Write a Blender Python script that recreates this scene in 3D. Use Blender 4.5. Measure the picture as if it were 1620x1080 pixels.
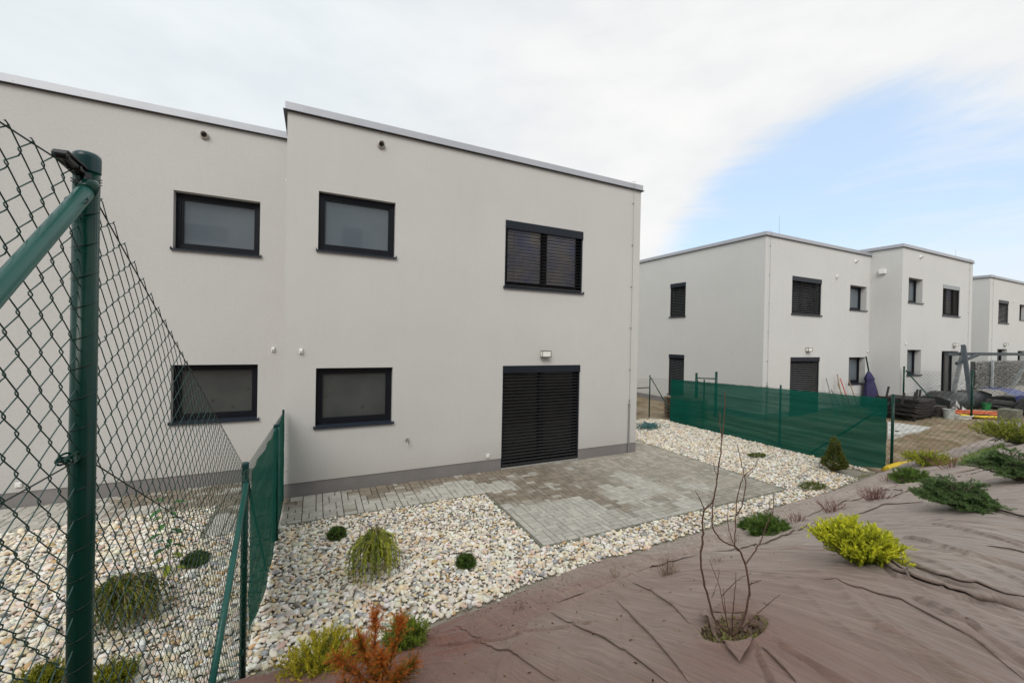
import bpy, bmesh, math, random
import numpy as np
from mathutils import Matrix, Vector
random.seed(7); RNG = np.random.default_rng(11)
for o in list(bpy.data.objects): bpy.data.objects.remove(o)
SC = bpy.context.scene
COL = SC.collection
R = math.radians

# ---------------------------------------------------------------- camera
CAMP = np.array([0.5005, -8.0225, 2.8625])
FW = np.array([0.4332435, 0.90124825, -0.00718796]); RT = np.array([0.90115835, -0.43304337, 0.01967373]); UP = np.array([-0.01461822, 0.01500101, 0.99978061])
FPX = 643.965
cam = bpy.data.cameras.new('camera'); camo = bpy.data.objects.new('camera', cam); COL.objects.link(camo)
cam.sensor_width = 36; cam.lens = FPX * 36 / 1620; cam.clip_start = .02; cam.clip_end = 3000
M = Matrix.Identity(4)
for i in range(3):
    M[i][0] = RT[i]; M[i][1] = UP[i]; M[i][2] = -FW[i]; M[i][3] = CAMP[i]
camo.matrix_world = M; SC.camera = camo

# ---------------------------------------------------------------- sky, sun, exposure
SUN_EL, SUN_AZ = R(41), R(213)          # azimuth from +Y clockwise: behind and left of the camera, above the cloud
w = bpy.data.worlds.new('World'); SC.world = w; w.use_nodes = True
nt = w.node_tree; nt.nodes.clear()
def N(tree, typ, **k):
    n = tree.nodes.new(typ)
    for a, b in k.items():
        if a.startswith('i_'): n.inputs[a[2:].replace('_', ' ')].default_value = b
        else: setattr(n, a, b)
    return n
def ramp(tree, fac, stops, interp='LINEAR'):
    n = tree.nodes.new('ShaderNodeValToRGB'); tree.links.new(fac, n.inputs[0]); n.color_ramp.interpolation = interp
    e = n.color_ramp.elements
    while len(e) < len(stops): e.new(.5)
    for q, (p, c) in zip(e, stops):
        q.position = p; q.color = (c, c, c, 1) if not hasattr(c, '__len__') else (*c, 1)
    return n.outputs[0]
def mixc(tree, f, a, b, mode='MIX'):
    n = tree.nodes.new('ShaderNodeMix'); n.data_type = 'RGBA'; n.blend_type = mode
    for s, v in ((n.inputs[0], f), (n.inputs[6], a), (n.inputs[7], b)):
        if hasattr(v, 'is_output'): tree.links.new(v, s)
        elif hasattr(v, '__len__'): s.default_value = (*v, 1)
        else: s.default_value = v
    return n.outputs[2]
def mth(tree, op, a, b=0., c=0.):
    n = tree.nodes.new('ShaderNodeMath'); n.operation = op
    for s, v in zip(n.inputs, (a, b, c)):
        if hasattr(v, 'is_output'): tree.links.new(v, s)
        else: s.default_value = v
    return n.outputs[0]
sky = N(nt, 'ShaderNodeTexSky', sky_type='NISHITA', sun_disc=False, sun_elevation=SUN_EL, sun_rotation=SUN_AZ, altitude=300)
tc = N(nt, 'ShaderNodeTexCoord')
mp = N(nt, 'ShaderNodeMapping'); mp.inputs['Scale'].default_value = (1, 1, 2.6); nt.links.new(tc.outputs['Generated'], mp.inputs[0])
mp.inputs['Rotation'].default_value = (0.12, -.25, 0)
nz1 = N(nt, 'ShaderNodeTexNoise', i_Scale=1.6, i_Detail=7., i_Roughness=.56, i_Distortion=.5); nt.links.new(mp.outputs[0], nz1.inputs['Vector'])
nz2 = N(nt, 'ShaderNodeTexNoise', i_Scale=3.4, i_Detail=6., i_Roughness=.55); nt.links.new(mp.outputs[0], nz2.inputs['Vector'])
mp3 = N(nt, 'ShaderNodeMapping'); mp3.inputs['Scale'].default_value = (1.2, 1.2, 9); mp3.inputs['Rotation'].default_value = (.35, -.2, 0); nt.links.new(tc.outputs['Generated'], mp3.inputs[0])
nz3 = N(nt, 'ShaderNodeTexNoise', i_Scale=2.6, i_Detail=8., i_Roughness=.62, i_Distortion=.8); nt.links.new(mp3.outputs[0], nz3.inputs['Vector'])
# a break in the cloud low in the east: direction based weight
dotn = N(nt, 'ShaderNodeVectorMath', operation='DOT_PRODUCT'); nt.links.new(tc.outputs['Generated'], dotn.inputs[0])
BD = Vector((.90, .40, .10)).normalized(); dotn.inputs[1].default_value = BD
near = ramp(nt, dotn.outputs['Value'], [(.90, 0.), (.972, 1.)], 'EASE')
mask = mth(nt, 'ADD', mth(nt, 'MULTIPLY', near, .47), mth(nt, 'ADD', mth(nt, 'MULTIPLY', nz1.outputs[0], .62), mth(nt, 'MULTIPLY', nz3.outputs[0], .30)))
hole = ramp(nt, mask, [(.64, 0.), (.93, 1.)], 'EASE')
sep = N(nt, 'ShaderNodeSeparateXYZ'); nt.links.new(tc.outputs['Generated'], sep.inputs[0])
cl = ramp(nt, nz2.outputs[0], [(.30, (5.9, 6.05, 6.2)), (.5, (6.45, 6.5, 6.5)), (.7, (6.9, 6.88, 6.85))])
leftg = ramp(nt, sep.outputs['X'], [(.0, 0.), (.45, 1.)])
cl2 = mixc(nt, leftg, mixc(nt, 1., cl, (.90, .95, .985), 'MULTIPLY'), cl)
blue = mixc(nt, .72, mixc(nt, 1., sky.outputs[0], (1.5, 1.5, 1.5), 'MULTIPLY'), (4.7, 5.9, 7.4))
veil = ramp(nt, mth(nt, 'ADD', sep.outputs['Z'], mth(nt, 'MULTIPLY', nz2.outputs[0], .25)), [(.14, 1.), (.36, 0.)], 'EASE')
skyc = mixc(nt, mth(nt, 'MULTIPLY', hole, mth(nt, 'SUBTRACT', 1., mth(nt, 'MULTIPLY', veil, .75))), cl2, blue)
bg = N(nt, 'ShaderNodeBackground', i_Strength=.1); nt.links.new(skyc, bg.inputs[0])
wo = N(nt, 'ShaderNodeOutputWorld'); nt.links.new(bg.outputs[0], wo.inputs[0])
sd = bpy.data.lights.new('sun', 'SUN'); sd.energy = 1.5; sd.angle = R(36); sd.color = (1, .96, .9)
so = bpy.data.objects.new('sun', sd); COL.objects.link(so)
dv = Vector((math.sin(SUN_AZ) * math.cos(SUN_EL), math.cos(SUN_AZ) * math.cos(SUN_EL), math.sin(SUN_EL)))
so.rotation_euler = dv.to_track_quat('Z', 'Y').to_euler()
SC.view_settings.view_transform = 'Standard'; SC.view_settings.look = 'None'
SC.view_settings.exposure = 0.50; SC.view_settings.gamma = 1; SC.view_settings.use_curve_mapping = False
SC.render.engine = 'CYCLES'
SC.cycles.max_bounces = 6; SC.cycles.transparent_max_bounces = 12

# ---------------------------------------------------------------- materials
MATS = {}
def mat(name, col, rough=.7, metal=0., var=0., vscale=8., bump=0., bscale=60., vcol=False, spec=.5, coat=0., alpha=1., rnd=0., trans=0., col2=None, detail=4.):
    """procedural Principled material: base colour varied by noise (var / col2), bumped, optionally tinted by the mesh's own colour attribute"""
    if name in MATS: return MATS[name]
    m = bpy.data.materials.new(name); m.use_nodes = True; t = m.node_tree; b = t.nodes['Principled BSDF']
    b.inputs['Roughness'].default_value = rough; b.inputs['Metallic'].default_value = metal
    b.inputs['Specular IOR Level'].default_value = spec; b.inputs['Coat Weight'].default_value = coat
    c = t.nodes.new('ShaderNodeTexCoord')
    geo = t.nodes.new('ShaderNodeNewGeometry')
    n = N(t, 'ShaderNodeTexNoise', i_Scale=vscale, i_Detail=detail, i_Roughness=.6); t.links.new(geo.outputs['Position'], n.inputs['Vector'])
    base = None
    if vcol:
        a = t.nodes.new('ShaderNodeAttribute'); a.attribute_name = 'Col'; base = a.outputs['Color']
        if var: base = mixc(t, 1., base, ramp(t, n.outputs[0], [(.3, 1 - var), (.7, 1 + var)]), 'MULTIPLY')
    elif col2 is not None:
        base = mixc(t, ramp(t, n.outputs[0], [(.38, 0.), (.62, 1.)]), col, col2)
    else:
        base = mixc(t, 1., col, ramp(t, n.outputs[0], [(.3, 1 - var), (.7, 1 + var)]), 'MULTIPLY')
    if rnd:
        r = mth(t, 'MULTIPLY_ADD', geo.outputs['Random Per Island'], 2 * rnd, 1 - rnd)
        base = mixc(t, 1., base, r, 'MULTIPLY')
    t.links.new(base, b.inputs['Base Color'])
    if bump:
        n2 = N(t, 'ShaderNodeTexNoise', i_Scale=bscale, i_Detail=4.); t.links.new(geo.outputs['Position'], n2.inputs['Vector'])
        bp = N(t, 'ShaderNodeBump', i_Strength=bump, i_Distance=.01); t.links.new(n2.outputs[0], bp.inputs['Height']); t.links.new(bp.outputs[0], b.inputs['Normal'])
    if trans or alpha < 1:
        out = t.nodes['Material Output']
        sh = b.outputs[0]
        if trans:
            tl = t.nodes.new('ShaderNodeBsdfTranslucent'); t.links.new(base, tl.inputs[0])
            mx = N(t, 'ShaderNodeMixShader'); mx.inputs[0].default_value = trans; t.links.new(sh, mx.inputs[1]); t.links.new(tl.outputs[0], mx.inputs[2]); sh = mx.outputs[0]
        if alpha < 1:
            tr = t.nodes.new('ShaderNodeBsdfTransparent'); mx = N(t, 'ShaderNodeMixShader')
            mx.inputs[0].default_value = 1 - alpha; t.links.new(sh, mx.inputs[1]); t.links.new(tr.outputs[0], mx.inputs[2]); sh = mx.outputs[0]
        t.links.new(sh, out.inputs[0])
    MATS[name] = m; return m

def stucco(name, c1, c2):
    m = bpy.data.materials.new(name); m.use_nodes = True; t = m.node_tree; b = t.nodes['Principled BSDF']; b.inputs['Roughness'].default_value = .92; b.inputs['Specular IOR Level'].default_value = .2
    g = t.nodes.new('ShaderNodeNewGeometry')
    n = N(t, 'ShaderNodeTexNoise', i_Scale=.55, i_Detail=6., i_Roughness=.62); t.links.new(g.outputs['Position'], n.inputs['Vector'])
    mp = N(t, 'ShaderNodeMapping'); mp.inputs['Scale'].default_value = (3.2, 3.2, .35); t.links.new(g.outputs['Position'], mp.inputs[0])
    st = N(t, 'ShaderNodeTexNoise', i_Scale=1.3, i_Detail=5., i_Roughness=.6); t.links.new(mp.outputs[0], st.inputs['Vector'])
    sp = N(t, 'ShaderNodeTexNoise', i_Scale=210., i_Detail=2.); t.links.new(g.outputs['Position'], sp.inputs['Vector'])
    gr = N(t, 'ShaderNodeTexNoise', i_Scale=34., i_Detail=5., i_Roughness=.7); t.links.new(g.outputs['Position'], gr.inputs['Vector'])
    base = mixc(t, ramp(t, n.outputs[0], [(.3, 0.), (.7, 1.)]), c1, c2)
    base = mixc(t, 1., base, ramp(t, st.outputs[0], [(.3, .985), (.7, 1.012)]), 'MULTIPLY')
    base = mixc(t, 1., base, ramp(t, gr.outputs[0], [(.3, .95), (.7, 1.045)]), 'MULTIPLY')
    base = mixc(t, 1., base, ramp(t, sp.outputs[0], [(.3, .90), (.7, 1.08)]), 'MULTIPLY')
    sz = t.nodes.new('ShaderNodeSeparateXYZ'); t.links.new(g.outputs['Position'], sz.inputs[0])
    spl = ramp(t, mth(t, 'ADD', sz.outputs['Z'], mth(t, 'MULTIPLY', gr.outputs[0], .55)), [(.35, 1.), (1., 0.)])       # splashed dirt low on the wall
    base = mixc(t, mth(t, 'MULTIPLY', spl, .22), base, (.30, .25, .19))
    drp = mth(t, 'MULTIPLY', ramp(t, st.outputs[0], [(.50, 0.), (.72, 1.)]), ramp(t, sz.outputs['Z'], [(0., 0.), (1., 1.)]))
    base = mixc(t, mth(t, 'MULTIPLY', drp, .07), base, (.28, .26, .23))
    t.links.new(base, b.inputs['Base Color'])
    bp = N(t, 'ShaderNodeBump', i_Strength=.35, i_Distance=.004); t.links.new(sp.outputs[0], bp.inputs['Height']); t.links.new(bp.outputs[0], b.inputs['Normal'])
    return m
STUCCO = stucco('render_coat', (.515, .504, .488), (.55, .538, .522))
STUCCO2 = stucco('render_coat_pale', (.56, .56, .545), (.59, .59, .575))
PLINTH = mat('plinth_plaster', (.215, .20, .195), .9, var=.08, vscale=3, bump=.5, bscale=300)
COPING = mat('coping_sheet', (.42, .43, .46), .42, .35, var=.05, vscale=2)
DRIP = mat('drip_edge', (.02, .02, .022), .5)
FRAME = mat('anthracite_frame', (.008, .0095, .014), .38, var=.1, vscale=6, spec=.22)
CASS = mat('anthracite_box', (.010, .014, .022), .42, spec=.28, var=.1, vscale=4)
SLAT = mat('anthracite_slat', (.020, .0205, .0215), .24, spec=.6, var=.1, vscale=20)
SILL = mat('sill_sheet', (.020, .027, .040), .35, spec=.3, var=.12, vscale=9)
def pane(name, c1, c2, rough, ior=1.5, scale=3., spots=False, mark=.06):
    m = bpy.data.materials.new(name); m.use_nodes = True; t = m.node_tree; b = t.nodes['Principled BSDF']
    b.inputs['Roughness'].default_value = rough; b.inputs['IOR'].default_value = ior
    g = t.nodes.new('ShaderNodeNewGeometry')
    n = N(t, 'ShaderNodeTexNoise', i_Scale=scale, i_Detail=3.); t.links.new(g.outputs['Position'], n.inputs['Vector'])
    base = mixc(t, ramp(t, n.outputs[0], [(.35, 0.), (.65, 1.)]), c1, c2)
    if spots:
        v = N(t, 'ShaderNodeTexVoronoi', i_Scale=3.2); t.links.new(g.outputs['Position'], v.inputs['Vector'])
        base = mixc(t, ramp(t, v.outputs[0], [(mark, .7), (mark + .09, 0.)]), base, (.03, .035, .03))
    t.links.new(base, b.inputs['Base Color']); return m
GL_UP = pane('frosted_pane_grey', (.100, .124, .146), (.120, .142, .162), .04, 1.6, .8)
GL_LOW = pane('frosted_pane_green', (.052, .056, .055), (.068, .074, .070), .07, 1.45, 1.6, True)
GL_DARK = pane('dark_pane', (.03, .029, .028), (.06, .058, .055), .03, 1.5, 2.)
GL_REFL = pane('pane_painted_reflection', (.8, .79, .77), (.40, .48, .85), .04, 1.5, 1.5)  # white and blue sky reflection painted into the base colour, no curtain behind
WHITE = mat('white_plastic', (.75, .75, .73), .45)
LENS = mat('lamp_glass', (.78, .77, .72), .3)
STEEL = mat('galvanised_steel', (.42, .43, .44), .42, .8, var=.1, vscale=30)
WIRE = mat('thin_steel_wire', (.30, .29, .28), .5, .6)
BEIGE = mat('vent_plastic', (.42, .39, .35), .6)
VENTIN = mat('vent_mesh', (.05, .05, .05), .8)
GREEN = mat('green_paint_dark', (.002, .038, .026), .22, spec=.22, var=.15, vscale=5)
GREENL = mat('green_paint', (.008, .095, .075), .33, spec=.4, var=.12, vscale=9)
GWIRE = mat('green_coated_wire', (.008, .060, .050), .38, spec=.6)
BWIRE = mat('dark_coated_wire', (.012, .022, .018), .5)
BLACKP = mat('black_plastic', (.008, .010, .012), .35, spec=.35)
CAPP = mat('green_cap_plastic', (.006, .045, .048), .3, spec=.4)
def screenmat(name, alpha, col):
    m = bpy.data.materials.new(name); m.use_nodes = True; t = m.node_tree; b = t.nodes['Principled BSDF']; b.inputs['Roughness'].default_value = .85; b.inputs['Specular IOR Level'].default_value = .12
    g = t.nodes.new('ShaderNodeNewGeometry'); mp = N(t, 'ShaderNodeMapping'); mp.inputs['Scale'].default_value = (.4, .4, 9); t.links.new(g.outputs['Position'], mp.inputs[0])
    n = N(t, 'ShaderNodeTexNoise', i_Scale=1.4, i_Detail=4.); t.links.new(mp.outputs[0], n.inputs['Vector'])
    base = mixc(t, ramp(t, n.outputs[0], [(.3, 0.), (.7, 1.)]), tuple(x * .78 for x in col), tuple(x * 1.25 for x in col)); t.links.new(base, b.inputs['Base Color'])
    tl = t.nodes.new('ShaderNodeBsdfTranslucent'); t.links.new(base, tl.inputs[0])
    m1 = N(t, 'ShaderNodeMixShader'); m1.inputs[0].default_value = .2; t.links.new(b.outputs[0], m1.inputs[1]); t.links.new(tl.outputs[0], m1.inputs[2])
    tr = t.nodes.new('ShaderNodeBsdfTransparent'); m2 = N(t, 'ShaderNodeMixShader')
    f = ramp(t, n.outputs[0], [(.25, 1 - alpha * 1.0), (.75, 1 - alpha * .88)])
    t.links.new(f, m2.inputs[0]); t.links.new(m1.outputs[0], m2.inputs[1]); t.links.new(tr.outputs[0], m2.inputs[2])
    t.links.new(m2.outputs[0], t.nodes['Material Output'].inputs[0]); return m
SCREEN = screenmat('woven_shade_net', .975, (.002, .088, .062))
BARK = mat('bark_red_brown', (.13, .070, .048), .8, var=.35, vscale=60, bump=.4, bscale=200)
BARKG = mat('bark_grey', (.22, .17, .13), .85, var=.3, vscale=60)
FOL = mat('needle_foliage', (.05, .1, .02), .55, vcol=True, rnd=.28, trans=.28, spec=.3)
DRY = mat('dry_twigs', (.17, .085, .065), .85, vcol=True, rnd=.3)
STONE = mat('pebble_stone', (.7, .68, .62), .72, vcol=True, var=.10, vscale=70, bump=.15, bscale=120)
WOODM = mat('weathered_wood', (.20, .14, .095), .85, var=.4, vscale=14, bump=.4)
CONC = mat('concrete', (.36, .35, .33), .9, var=.2, vscale=9, bump=.5, bscale=120)
WICK = mat('black_wicker', (.014, .011, .010), .55, var=.5, vscale=60, bump=.8, bscale=90)

# ---------------------------------------------------------------- mesh helpers
class MB:
    """collects verts / faces / per-vert colours and links them as ONE mesh object"""
    def __init__(s): s.v = []; s.f = []; s.n = 0; s.c = []; s.hasc = False
    def add(s, V, F, c=None):
        V = np.asarray(V, float).reshape(-1, 3); s.v.append(V)
        for fa in F: s.f.append(np.asarray(fa, np.int64) + s.n)
        s.n += len(V)
        if c is not None: s.hasc = True
        c = np.ones(3) if c is None else np.asarray(c, float)
        s.c.append(np.broadcast_to(c, (len(V), 3)) if c.ndim == 1 else c)
    def addF(s, V, F, c=None):      # F as array groups (m,k)
        V = np.asarray(V, float).reshape(-1, 3); s.v.append(V); s.f.append(np.asarray(F, np.int64) + s.n); s.n += len(V)
        if c is not None: s.hasc = True
        c = np.ones(3) if c is None else np.asarray(c, float)
        s.c.append(np.broadcast_to(c, (len(V), 3)) if c.ndim == 1 else c)
    def box(s, x0, x1, y0, y1, z0, z1, c=None, fr=None):
        V = np.array([(x, y, z) for z in (z0, z1) for y in (y0, y1) for x in (x0, x1)], float)
        if fr is not None: V = fr(V)
        s.addF(V, [(0, 2, 3, 1), (4, 5, 7, 6), (0, 1, 5, 4), (2, 6, 7, 3), (0, 4, 6, 2), (1, 3, 7, 5)], c)
    def obox(s, A, B, w, h, up=(0, 0, 1), c=None):   # bar from A to B, w across, h along up
        A = np.array(A, float); B = np.array(B, float); T = (B - A); T /= np.linalg.norm(T)
        S = np.cross(T, up); S /= np.linalg.norm(S); U = np.cross(S, T)
        V = [P + S * a * w / 2 + U * b * h / 2 for P in (A, B) for a, b in ((-1, -1), (1, -1), (1, 1), (-1, 1))]
        s.addF(V, [(3, 2, 1, 0), (4, 5, 6, 7), (0, 1, 5, 4), (1, 2, 6, 5), (2, 3, 7, 6), (3, 0, 4, 7)], c)
    def tube(s, P, r, k=8, c=None, cap=True, ref=None):
        P = np.asarray(P, float); n = len(P); r = np.broadcast_to(np.asarray(r, float), (n,))
        T = np.gradient(P, axis=0); T /= np.linalg.norm(T, axis=1)[:, None] + 1e-12
        rf = np.array([0.31, .17, .93]) if ref is None else np.array(ref, float)
        S = np.cross(T, rf); bad = np.linalg.norm(S, axis=1) < .05
        S[bad] = np.cross(T[bad], [1, 0, 0]); S /= np.linalg.norm(S, axis=1)[:, None]; U = np.cross(S, T)
        a = np.arange(k) * 2 * np.pi / k
        V = P[:, None] + r[:, None, None] * (np.cos(a)[None, :, None] * S[:, None] + np.sin(a)[None, :, None] * U[:, None])
        i = np.arange(n - 1)[:, None] * k; j = np.arange(k)[None]; j2 = (j + 1) % k
        F = np.stack([i + j, i + j2, i + k + j2, i + k + j], -1).reshape(-1, 4)
        s.addF(V.reshape(-1, 3), F, c)
        if cap:
            b = s.n - n * k
            s.f.append(np.array([[b + q for q in range(k)][::-1]])); s.f.append(np.array([[b + (n - 1) * k + q for q in range(k)]]))
    def lathe(s, prof, o=(0, 0, 0), k=16, c=None):   # prof: list of (r, z)
        o = np.array(o, float); a = np.arange(k) * 2 * np.pi / k; n = len(prof)
        V = np.array([[(o[0] + r * math.cos(q), o[1] + r * math.sin(q), o[2] + z) for q in a] for r, z in prof]).reshape(-1, 3)
        i = np.arange(n - 1)[:, None] * k; j = np.arange(k)[None]; j2 = (j + 1) % k
        s.addF(V, np.stack([i + j, i + j2, i + k + j2, i + k + j], -1).reshape(-1, 4), c)
    def build(s, name, m, parent=None, smooth=False, bevel=0.):
        V = np.concatenate(s.v).astype(np.float32); groups = {}
        for f in s.f:
            f = np.atleast_2d(f); groups.setdefault(f.shape[1], []).append(f)
        loops = []; starts = []; tot = []; q = 0
        for k, g in groups.items():
            G = np.concatenate(g); loops.append(G.reshape(-1)); starts.append(q + np.arange(len(G)) * k); tot.append(np.full(len(G), k)); q += G.size
        L = np.concatenate(loops).astype(np.int32)
        me = bpy.data.meshes.new(name); me.vertices.add(len(V)); me.vertices.foreach_set('co', V.reshape(-1))
        me.loops.add(len(L)); me.loops.foreach_set('vertex_index', L)
        S = np.concatenate(starts).astype(np.int32); me.polygons.add(len(S)); me.polygons.foreach_set('loop_start', S)
        me.polygons.foreach_set('loop_total', np.concatenate(tot).astype(np.int32))
        me.update(calc_edges=True); me.validate()
        if s.hasc:
            a = me.color_attributes.new('Col', 'FLOAT_COLOR', 'POINT'); c = np.concatenate([np.asarray(x) for x in s.c])
            a.data.foreach_set('color', np.hstack([c, np.ones((len(c), 1))]).astype(np.float32).reshape(-1))
        me.polygons.foreach_set('use_smooth', np.full(len(S), bool(smooth)))
        me.materials.append(m)
        o = bpy.data.objects.new(name, me); COL.objects.link(o)
        if parent is not None: o.parent = parent; o.matrix_parent_inverse = Matrix.Translation(-(parent_world(parent)))
        if bevel:
            b = o.modifiers.new('bevel', 'BEVEL'); b.width = bevel; b.segments = 2; b.limit_method = 'ANGLE'
        return o
def parent_world(p):      # geometry is modelled in world coordinates; only Empties carry a location
    return Vector(p.location) if p.type == 'EMPTY' else Vector((0, 0, 0))
def thing(name, label, cat, loc=(0, 0, 0), group=None):
    o = bpy.data.objects.new(name, None); COL.objects.link(o); o.location = loc; o.empty_display_size = .2
    return tag(o, label, cat, group)
def tag(o, label, cat, group=None):
    o['label'] = label; o['category'] = cat
    if group: o['group'] = group
    return o
def kind(o, k='structure'): o['kind'] = k; return o

# ---------------------------------------------------------------- value noise, terrain
_T = RNG.random((256, 256))
def vn(x, y, s=1., off=0):
    x = np.asarray(x, float) * s + off * 17.3; y = np.asarray(y, float) * s + off * 9.1
    xi = np.floor(x).astype(int); yi = np.floor(y).astype(int); fx = x - xi; fy = y - yi
    fx = fx * fx * (3 - 2 * fx); fy = fy * fy * (3 - 2 * fy); g = lambda a, b: _T[(a % 256), (b % 256)]
    return (g(xi, yi) * (1 - fx) + g(xi + 1, yi) * fx) * (1 - fy) + (g(xi, yi + 1) * (1 - fx) + g(xi + 1, yi + 1) * fx) * fy
def sst(a, b, x): t = np.clip((np.asarray(x, float) - a) / (b - a), 0, 1); return t * t * (3 - 2 * t)
YB = np.array([(-8, -4.3), (-3, -4.25), (-1, -4.05), (0, -4.02), (.6, -4.08), (1.43, -4.1), (2.45, -3.93), (3.4, -3.80), (5, -3.8), (7.3, -3.66), (9.1, -3.66), (12, -3.34), (16.4, -3.2), (21.4, -3.3), (40, -3.4)])
def yb(x): return np.interp(x, YB[:, 0], YB[:, 1]) + .05 * (vn(x, 0 * np.asarray(x, float), 2.3) - .5)
_d = np.linspace(0, 60, 3000); _sl = .50 - .44 * sst(2.35, 3.5, _d) + .20 * sst(5.5, 6.5, _d) - .26 * sst(10, 11, _d); _Z = np.concatenate([[0], np.cumsum((_sl[1:] + _sl[:-1]) / 2 * np.diff(_d))])
def yardz(x): return .22 * sst(12.5, 23, x)
def gz(x, y):
    d = yb(x) - np.asarray(y, float)
    return np.where(d > 0, np.interp(d, _d, _Z), 0.) + yardz(x)
def ray(u, v): return FW + RT * (u - 810) / FPX - UP * (v - 540) / FPX
def on(ax, val, u, v): d = ray(u, v); return CAMP + d * ((val - CAMP[ax]) / d[ax])
def hit(u, v):          # where the line of sight through a photo pixel meets the ground
    d = ray(u, v); t = np.arange(.2, 60, .01); P = CAMP + d * t[:, None]
    k = np.argmax(P[:, 2] < gz(P[:, 0], P[:, 1])); return P[k]

# ---------------------------------------------------------------- setting: ground
def grid(x, y, zf):
    X, Y = np.meshgrid(x, y); Z = zf(X, Y); n, m = X.shape
    i = np.arange(n - 1)[:, None] * m; j = np.arange(m - 1)[None]
    return np.stack([X, Y, Z], -1).reshape(-1, 3), np.stack([i + j, i + j + 1, i + m + j + 1, i + m + j], -1).reshape(-1, 4)
def soilmat():
    m = bpy.data.materials.new('bare_soil'); m.use_nodes = True; t = m.node_tree; b = t.nodes['Principled BSDF']; b.inputs['Roughness'].default_value = .95
    g = t.nodes.new('ShaderNodeNewGeometry')
    n = N(t, 'ShaderNodeTexNoise', i_Scale=.9, i_Detail=8., i_Roughness=.7, i_Distortion=.6); t.links.new(g.outputs['Position'], n.inputs['Vector'])
    n2 = N(t, 'ShaderNodeTexNoise', i_Scale=2.6, i_Detail=6., i_Roughness=.7); t.links.new(g.outputs['Position'], n2.inputs['Vector'])
    n3 = N(t, 'ShaderNodeTexNoise', i_Scale=45., i_Detail=5., i_Roughness=.75); t.links.new(g.outputs['Position'], n3.inputs['Vector'])
    c = mixc(t, ramp(t, n.outputs[0], [(.35, 0.), (.6, 1.)]), (.20, .125, .065), (.36, .29, .20))
    c = mixc(t, ramp(t, n2.outputs[0], [(.50, 0.), (.64, .8)]), c, (.115, .125, .035))
    c = mixc(t, 1., c, ramp(t, n3.outputs[0], [(.3, .55), (.7, 1.35)]), 'MULTIPLY'); t.links.new(c, b.inputs['Base Color'])
    bp = N(t, 'ShaderNodeBump', i_Strength=.9, i_Distance=.03); t.links.new(n3.outputs[0], bp.inputs['Height']); t.links.new(bp.outputs[0], b.inputs['Normal']); return m
SOIL = soilmat()
xs = np.concatenate([[-1500, -400, -120, -50, -20], np.linspace(-10, 50, 241), [70, 150, 400, 1500]]); ys = np.concatenate([[-1500, -300, -60, -25], np.linspace(-12, 16, 141), [25, 60, 300, 1500]])
def gsurf(X, Y):
    base = gz(X, Y) - .05; near = (np.abs(X) < 60) & (np.abs(Y) < 26)
    dug = np.where((Y < yb(X) + .15), -.06, 0)
    rough = np.where((X > 12.1) & (Y > yb(X)), .07 * (vn(X, Y, 1.1) - .35) + .035 * (vn(X, Y, 4, 3) - .5), 0) + np.where((X > 9) & (X <= 12.1) & (Y > 3.2), .06 * vn(X, Y, 3), 0)
    return base + dug + np.where(near, rough + np.where(X > 12.1, .045, 0), 0)
b = MB(); b.addF(*grid(xs, ys, gsurf)); kind(b.build('ground', SOIL, smooth=True))

# ---- woven weed-control fabric over the bank
CRE = [[(1391, 894), (1419, 924), (1525, 954), (1640, 977)], [(1434, 855), (1533, 886), (1640, 912)], [(1407, 888), (1500, 925), (1640, 970)], [(1454, 961), (1540, 1005), (1640, 1070)],
       [(1201, 1036), (1225, 1085)], [(1549, 803), (1640, 833)], [(1460, 800), (1360, 800), (1290, 830)], 
       [(1240, 1030), (1330, 1085)], [(1390, 1000), (1560, 1085)], [(1100, 880), (1000, 915), (900, 960)], [(1290, 830), (1180, 870), (1100, 885)], [(1480, 835), (1640, 880)],
       [(1020, 905), (950, 925), (880, 955)], [(1310, 800), (1420, 775), (1560, 735)], [(1250, 838), (1180, 862), (1080, 880)], [(700, 1030), (820, 1005), (930, 990)]]
CREW = [np.array([hit(*q)[:2] for q in c]) for c in CRE]
def seg_d(X, Y, A, B):
    d = B - A; L = d @ d; t = np.clip(((X - A[0]) * d[0] + (Y - A[1]) * d[1]) / L, 0, 1)
    px = X - A[0] - t * d[0]; py = Y - A[1] - t * d[1]; sgn = np.sign(d[0] * py - d[1] * px); return np.hypot(px, py) * sgn
HOLES = [(hit(1160, 1003)[:2] + np.array([0, .0]), .165, .125)]
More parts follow.
